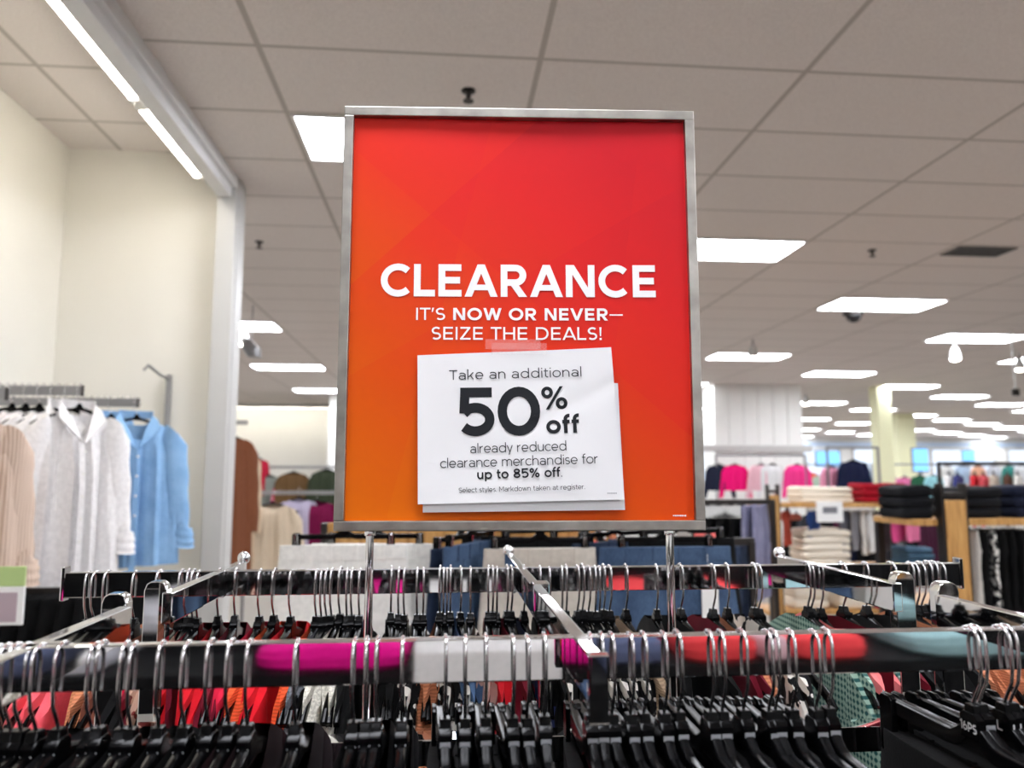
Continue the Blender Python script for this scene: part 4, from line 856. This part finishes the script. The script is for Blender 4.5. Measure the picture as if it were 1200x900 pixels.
# ------------------------------------------------------------------ wooden display fixtures on the right
def gondola(label, px0, Y, w, xl, xr_, shelves, ztop, depth=.4):
    p = at(px0, 600, Y=Y); t = thing('wooden_display_fixture', label, 'display fixture', (p.x, Y, 0))
    ob('end_post', MB().box((0, 0, ztop / 2), (w, .05, ztop)).mesh('end_post', WOOD, .003), t)
    for s in (-1, 1): ob('metal_side', MB().box((s * (w / 2 + .008), .01, (ztop + .09) / 2), (.014, .06, ztop + .09)).mesh('metal_side', DARK_METAL, .002), t)
    ob('metal_top', MB().box((0, .01, ztop + .03), (w + .002, .05, .025)).mesh('metal_top', DARK_METAL, .002), t)
    for z in shelves: ob('shelf', MB().box(((xl + xr_) / 2, depth / 2 + .03, z), (xr_ - xl, depth, .035)).mesh('shelf', WOOD, .003), t)
    for x in (xl + .03, xr_ - .03): ob('rear_post', MB().box((x, depth + .02, max(shelves) / 2), (.04, .04, max(shelves))).mesh('rear_post', DARK_METAL, .002), t)
    return p.x
def pile(base, n, mat, nm, w, d, h, x, y, z, where, group, seed=0):
    me = gmesh(('fold', mat.name, w, h, seed), lambda: folded_mesh(w, d, h, seed, mat))
    for k in range(n):
        o = ob(base, me, None, (x + random.uniform(-.012, .012), y, z + k * h * 1.02), (0, 0, random.uniform(-.06, .06)))
        tag(o, '%s %s, %s' % (nm, where, 'bottom of pile' if k == 0 else 'topmost' if k == n - 1 else ORD[k + 1] + ' from bottom') if n > 1 else '%s %s' % (nm, where), 'folded garment', group)
xA = gondola('nearer wooden display fixture with a broad wood post at the right edge', 1117, 4.0, .118, -.21, 1.5, (at(1150, 612, Y=4.03).z, at(1180, 708, Y=4.1).z, .18), at(1117, 586, Y=4.0).z)
zA, zB = at(1150, 612, Y=4.03).z + .018, at(1180, 708, Y=4.1).z + .018
NAV = F('midnight_navy_knit', (22, 28, 48), 'knit'); INKB = F('ink_black_knit', (16, 17, 21), 'knit'); SNOW = F('snow_white_knit', (226, 220, 212), 'knit')
pile('folded_sweater', 3, INKB, 'black folded sweater', .17, .3, .058, xA - .145, 4.20, zA, 'on the fixture left of the broad wood post', 'black folded sweaters', 1)
pile('folded_sweater', 3, INKB, 'black folded sweater', .28, .3, .055, xA + .24, 4.24, zA, 'on the fixture right of the broad wood post', 'black folded sweaters', 2)
pile('folded_sweater', 3, NAV, 'navy folded sweater', .30, .3, .058, xA + .58, 4.24, zA, 'at the right edge on the near fixture', 'navy folded sweaters', 3)
pile('folded_sweater', 5, SNOW, 'white folded sweater', .26, .3, .050, xA + .42, 4.2, zB, 'on the lower shelf at the right edge', 'white folded sweaters', 4)
for k in range(7):
    px = 1136 + k * 10; p = at(px, 622, Y=4.14); mt = F('black_white_floral', (18, 18, 20), 'print', (220, 216, 210)) if k == 2 else BLACK if k != 0 else F('off_white_cloth', (206, 200, 192))
    trousers('%s trousers hung under the near fixture shelf, %s from the broad wood post' % ('printed' if k == 2 else 'off-white' if k == 0 else 'black', ORD[k + 1]), (p.x, 4.14, zA - .07), 1.2, mt, .15, .36 if k > 2 else .42, 'trousers under the near fixture shelf', key='g1')
xB = gondola('farther wooden display fixture with a slim wood post and stacked throws', 906.5, 6.5, .078, -.06, 1.35, (at(1000, 592, Y=6.53).z, at(960, 668, Y=6.5).z, at(1010, 718, Y=6.5).z), at(906, 580, Y=6.5).z)
z1, z2, z3 = at(1000, 592, Y=6.53).z + .018, at(960, 668, Y=6.5).z + .018, at(1010, 718, Y=6.5).z + .018
gx = lambda px: at(px, 600, Y=6.75).x
CRM = F('cream_fleece', (236, 228, 212), 'heather', (220, 208, 190)); RED = F('dark_red_fleece', (150, 12, 30))
pile('folded_throw', 3, CRM, 'cream folded throw', .50, .34, .045, gx(962), 6.75, z1, 'on top of the farther fixture', 'cream folded throws', 5)
pile('folded_sweater', 3, RED, 'dark red folded sweater', .42, .34, .055, gx(1028), 6.75, z1, 'on top of the farther fixture', 'dark red folded sweaters', 6)
pile('folded_scarf', 1, SNOW, 'small white folded scarf', .10, .2, .10, gx(1062), 6.72, z1, 'beside the dark red pile', None, 7)
pile('folded_sweater', 5, CRM, 'cream folded sweater', .46, .34, .062, gx(958), 6.75, z2, 'on the middle shelf of the farther fixture', 'cream folded sweaters', 8)
pile('folded_jeans', 3, F('teal_denim', (74, 102, 122), 'denim', (52, 78, 98)), 'teal blue folded jeans', .28, .3, .05, gx(1066), 6.75, z2, 'on the middle shelf of the farther fixture', 'teal folded jeans', 9)
pile('cushion', 2, CRM, 'cream cushion', .34, .3, .085, gx(940), 6.75, z3, 'on the low shelf of the farther fixture', 'cream cushions', 10)
pile('cushion', 1, CRM, 'plump cream cushion', .34, .3, .13, gx(988), 6.72, z3, 'leaning right of the cushion pile on the low shelf', None, 11)
pile('folded_shirt', 2, F('fuchsia_cloth', (190, 20, 96)), 'fuchsia folded top', .24, .3, .03, gx(1024), 6.70, z3, 'on the low shelf of the farther fixture', 'fuchsia folded tops', 12)
pile('folded_shirt', 1, F('salmon_cloth', (236, 140, 120)), 'salmon folded top', .18, .3, .05, gx(928), 6.9, z1 - .16, 'under the cream throws beside the slim post', None, 13)
for px, c, nm, w, L in ((952, (52, 82, 150), 'royal blue', .09, .17), (990, (96, 96, 104), 'charcoal grey', .10, .36), (1003, (132, 130, 134), 'mid grey', .10, .34), (1013, (214, 208, 200), 'pale stone', .08, .38), (1022, (226, 224, 222), 'white', .09, .36), (1033, (84, 80, 84), 'smoke grey', .10, .36),
                           (1051, (206, 74, 128), 'hot pink', .12, .27), (1068, (226, 120, 158), 'light pink', .12, .26), (921, (176, 72, 56), 'brick red', .06, .3)):
    p = at(px, 597, Y=6.68); trousers('%s leggings hung under the top shelf of the farther fixture' % nm, (p.x, 6.68, z1 - .075), .7, F(nm.replace(' ', '_') + '_jersey', c), w, L, 'leggings under the farther fixture shelf', 'leggings', key='g2' + nm)
p = at(975, 600, Y=6.40)
t = thing('price_sign', 'small white framed price card on the farther fixture below the cream throws', 'sign', (p.x, 6.44, p.z)); ob('frame', MB().box((0, 0, 0), (.235, .014, .175)).mesh('frame', plain('white_sign_plastic', (238, 238, 236), .4), .004), t)
ob('printed_panel', MB().box((0, -.008, .015), (.13, .002, .055)).mesh('printed_panel', plain('grey_print', (120, 120, 126), .6)), t); ob('hook_arm', MB().box((0, .05, .07), (.02, .10, .02)).mesh('hook_arm', GREY_METAL, .002), t)
# rail between sign and slim post: black and lavender garments
a, b_ = at(828, 592, Y=5.2), at(900, 592, Y=5.2); rail('dark rail of black tops and lavender jeans left of the slim wood post', a.x - .35, b_.x + .05, 5.2, a.z + .02, DARK_METAL)
for k, (px, mat, nm) in enumerate(((822, BLACK, 'black'), (836, BLACK, 'black'), (850, BLACK, 'black'), (864, BLACK, 'black'), (878, F('lavender_denim', (150, 150, 178), 'denim', (118, 118, 146)), 'lavender'), (890, F('lavender_denim', (150, 150, 178), 'denim', (118, 118, 146)), 'lavender'))):
    p = at(px, 596, Y=5.2); trousers('%s jeans on the dark rail between sign and slim wood post, %s from the left' % (nm, ORD[k + 1]), (p.x, 5.2, a.z - .005), .9, mat, .17, .62, 'jeans on the dark rail', 'jeans', key='dr')
a, b_ = at(824, 640, Y=3.6), at(872, 640, Y=3.6); rail('low dark rail of dark jeans right of the sign post', a.x - .2, b_.x + .05, 3.6, a.z + .02, DARK_METAL)
for k, px in enumerate((820, 834, 848, 862)):
    p = at(px, 644, Y=3.6); trousers('%s jeans on the low dark rail right of the sign, %s from the left' % ('black' if k < 2 else 'dark blue', ORD[k + 1]), (p.x, 3.6, a.z - .005), .8, BLACK if k < 2 else DEN2, .17, .6, 'jeans on the low dark rail', 'jeans', key='ld%d' % (k < 2))

for nm, px0, px1, Y, py, n in (('behind the farther fixture', 926, 1095, 8.1, 601, 12), ('behind the nearer fixture', 1128, 1250, 5.3, 622, 9)):
    a, b_ = at(px0, py - 6, Y=Y), at(px1, py - 6, Y=Y); rail('dark rail of mixed clothes ' + nm, a.x - .05, b_.x + .05, Y, a.z + .03, DARK_METAL)
    for k in range(n):
        c = (('black', (12, 12, 14)), ('dark grey', (52, 52, 58)), ('black', (12, 12, 14)), ('plum', (70, 30, 52)), ('ash grey', (120, 118, 120)), ('black', (12, 12, 14)), ('navy', (26, 32, 56)))[(k * 3 + n) % 7]
        hung('%s top %s, %s from the left' % (c[0], nm, ORD[k + 1]), '%s top %s, %s' % (c[0], nm, ORD[k + 1]), px0 + (px1 - px0) * (k + .5) / n, py, Y, .6, F(c[0].replace(' ', '_') + '_backrow_cloth', c[1]), 'clothes ' + nm, 'blouse', L=.75)
# ------------------------------------------------------------------ far part of the sales floor
a, b_ = at(838, 538, Y=13.6), at(944, 538, Y=13.6); rail('far rail of pink tops in front of the white wall block', a.x, b_.x, 13.6, a.z + .07)
for px, nm, c in ((861, 'hot pink', (232, 18, 112)), (892, 'pale rose', (226, 178, 188)), (905, 'white', (226, 226, 226)), (934, 'pink and white', (240, 60, 140)), (842, 'dark navy', (30, 34, 52))):
    hung('%s sweater on the far rail before the white wall block' % nm, '%s sweater' % nm, px, 543, 13.6, .1, F(nm.replace(' ', '_') + '_sweater_knit', c), 'sweaters before the white wall block', sh=.22, L=.46)
a, b_ = at(968, 530, Y=11.0), at(1030, 530, Y=11.0); rail('far rail with a navy sweater behind the farther fixture', a.x, b_.x, 11.0, a.z + .07)
hung('navy sweater with a pale yoke behind the dark red pile', 'navy sweater behind the red pile', 1000, 538, 11.0, .1, F('deep_navy_knit', (26, 32, 62), 'knit'), sh=.22, L=.5)
hung('pale pink top left of the far navy sweater', 'pale pink top by the far navy sweater', 974, 545, 11.1, .4, F('pale_pink_cloth', (226, 150, 176)), L=.4, name='blouse')
a, b_ = at(1098, 543, Y=8.6), at(1290, 543, Y=8.6); rail('black garment rack beyond the broad wood post', a.x, b_.x, 8.6, a.z, DARK_METAL)
for k, (px, nm, c) in enumerate(((1112, 'white', (224, 222, 220)), (1122, 'indigo', (54, 58, 110)), (1142, 'scarlet', (204, 40, 50)), (1152, 'rose red', (210, 84, 92)), (1164, 'beige', (206, 190, 172)), (1180, 'umber brown', (92, 60, 46)), (1192, 'ivory', (226, 222, 214)))):
    hung('%s top on the black rack beyond the broad wood post' % nm, '%s top on the black rack' % nm, px, 553, 8.6, .8, F(nm.replace(' ', '_') + '_rack_cloth', c), 'tops on the black rack', 'blouse', L=.45)
fars = [(948, 552, 17, 'coral', (236, 110, 90)), (962, 556, 17, 'mint', (190, 214, 196)), (1012, 553, 17, 'sky blue', (150, 186, 222)), (1042, 556, 16, 'cream', (226, 220, 204)), (1060, 558, 16, 'orchid pink', (222, 120, 168)), (1078, 556, 16, 'forest green', (40, 92, 66)), (1094, 556, 16, 'aqua', (150, 206, 214)),
        (1110, 545, 21, 'off-white', (226, 226, 224)), (1128, 545, 21, 'powder blue', (176, 198, 222)), (1146, 545, 21, 'peach', (236, 180, 150)), (1164, 545, 21, 'pearl', (214, 218, 226)), (1182, 545, 21, 'teal green', (60, 140, 130)), (1196, 545, 21, 'ash white', (220, 222, 224))]
for Y, p0, p1, nm in ((17, 940, 1022, 'left of the yellow columns'), (16, 1034, 1102, 'below the yellow columns'), (21, 1104, 1206, 'right of the yellow columns')):
    a, b_ = at(p0, 548, Y=Y), at(p1, 548, Y=Y); rail('distant rail of pale tops ' + nm, a.x, b_.x, Y, a.z + .07, GREY_METAL)
for px, py, Y, nm, c in fars: hung('%s top on a distant rail' % nm, '%s top on a distant rail' % nm, px, py, Y, .2, F(nm.replace(' ', '_').replace('-', '_') + '_distant_cloth', c), 'tops on distant rails', 'blouse', sh=.22, L=.5)
COLM = plain('pale_yellow_column_paint', (240, 240, 200), .6)
for n, (px, Y, w) in enumerate(((1034, 15.2, .30), (1057, 22.0, .55))):
    p = at(px, 520, Y=Y); struct('trim_pillar_%d' % (n + 1), MB().box((p.x, Y, CEIL / 2), (w, w, CEIL)), COLM, .01)
for k, (px0, px1, py0, py1, Y) in enumerate(((957, 984, 529, 546, 19.5), (1070, 1088, 526, 552, 19.5), (1128, 1142, 528, 540, 27))):
    a, b_ = at(px0, py0, Y=Y), at(px1, py1, Y=Y); t = thing('display_screen', 'glowing blue screen far back, %s' % ('left of the yellow columns', 'right of the yellow columns', 'farthest to the right')[k], 'screen', ((a.x + b_.x) / 2, Y, 0), 0, 'blue screens')
    ob('panel', MB().box((0, 0, (a.z + b_.z) / 2), (b_.x - a.x, .04, a.z - b_.z)).mesh('panel', SCREEN), t); ob('casing', MB().box((0, .04, (a.z + b_.z) / 2), (b_.x - a.x + .06, .05, a.z - b_.z + .06)).mesh('casing', GREY_METAL, .004), t); ob('stand', MB().box((0, .05, b_.z / 2), (.08, .05, b_.z)).mesh('stand', GREY_METAL), t)
for k, (z, h, c) in enumerate(((2.95, .22, (196, 214, 236)), (.95, .25, (226, 196, 190)))):
    struct('trim_far_%d' % (k + 1), MB().box((22, FAR - .03, z), (16, .05, h)), plain('far_band_%s' % 'abc'[k], c, .7))

# ------------------------------------------------------------------ ceiling fittings
def ceil_at(px, py): return at(px, py, Z=CEIL)
for px, py, w in ((549, 106, 'above the sign'), (304, 283, 'right of the grey column'), (1022, 293, 'left of the dark vent')):
    p = ceil_at(px, py); t = thing('sprinkler_head', 'small dark ceiling sprinkler ' + w, 'sprinkler', p, 0, 'ceiling sprinklers')
    ob('escutcheon', MB().lathe([(.034, -.001), (.034, -.006), (.020, -.012)], n=18).mesh('escutcheon', DARK_METAL), t); ob('nozzle', MB().lathe([(.012, -.010), (.012, -.035), (.005, -.040), (.005, -.050), (.026, -.052), (.026, -.056)], n=14).mesh('nozzle', DARK_METAL), t)
t = thing('ceiling_vent', 'dark slatted air vent in the ceiling at upper right', 'vent', (4.36, 5.79, CEIL)); ob('frame', MB().box((0, -.115, -.005), (.5, .02, .01)).box((0, .115, -.005), (.5, .02, .01)).box((-.24, 0, -.005), (.02, .21, .01)).box((.24, 0, -.005), (.02, .21, .01)).mesh('frame', DARK_METAL), t)
ob('back', MB().box((0, 0, -.002), (.46, .21, .002)).mesh('back', plain('vent_black', (18, 17, 16), .8)), t)
m = MB()
for i in range(8): m.box((0, -.09 + i * .026, -.006), (.46, .010, .004))
ob('slats', m.mesh('slats', DARK_METAL), t)
p = ceil_at(1000, 366); t = thing('dome_camera', 'black dome security camera on the ceiling below a ceiling light', 'security camera', p)
ob('base', MB().lathe([(.11, 0), (.11, -.03), (.095, -.04)], n=24).mesh('base', DARK_METAL), t); ob('dome', MB().ball((0, 0, -.04), .085, 20, 10, (1, 1, .9)).mesh('dome', plain('smoked_dome', (14, 14, 16), .12), 0, 80), t)
for k, (px, py, w) in enumerate(((286, 380, 'right of the grey column'), (882, 398, 'right of the sign above a ceiling light'), (1118, 400, 'at the upper right under a ceiling light'), (944, 461, 'at the corner of the white wall block'), (1194, 414, 'at the right edge'))):
    p = ceil_at(px, py); t = thing('spot_lamp', 'small lit ceiling spot lamp ' + w, 'spot lamp', p, 0, 'ceiling spot lamps')
    ob('stem', MB().tube([(0, 0, 0), (0, 0, -.10)], .012, 10).mesh('stem', GREY_METAL), t); ob('head', MB().lathe([(.03, .02), (.05, -.02), (.075, -.14), (.07, -.145)], (0, 0, -.10), 18).mesh('head', TRIM_GREY), t); ob('bulb', MB().ball((0, 0, -.24), .066, 14, 8, (1, 1, .5)).mesh('bulb', SPOT, 0, 80), t)
p = at(295, 397, Y=8.4); t = thing('pendant_lamp', 'grey cone shade hanging from the ceiling right of the grey column', 'hanging lamp', (p.x, 8.4, CEIL))
d = CEIL - p.z; ob('cord', MB().tube([(0, 0, 0), (0, 0, -d)], .006, 8).mesh('cord', GREY_METAL), t); ob('shade', MB().loft([[(.04 * cos(a) - .06, .04 * sin(a), -d) for a in [2 * pi * i / 18 for i in range(18)]], [(.10 * cos(a), .10 * sin(a), -d - .11) for a in [2 * pi * i / 18 for i in range(18)]], [(.07 * cos(a) + .04, .07 * sin(a), -d - .20) for a in [2 * pi * i / 18 for i in range(18)]]]).mesh('shade', GREY_METAL), t)
p = at(1190, 456, Y=9.0); t = thing('hanging_sign_holder', 'thin pale rod hanging from the ceiling at the right edge', 'sign holder', (p.x, 9.0, CEIL)); d = CEIL - p.z
ob('rod', MB().tube([(0, 0, 0), (0, 0, -d)], .012, 10).mesh('rod', TRIM_GREY), t); ob('clamp', MB().box((0, 0, -d - .04), (.09, .03, .09)).mesh('clamp', DARK_METAL, .004), t)
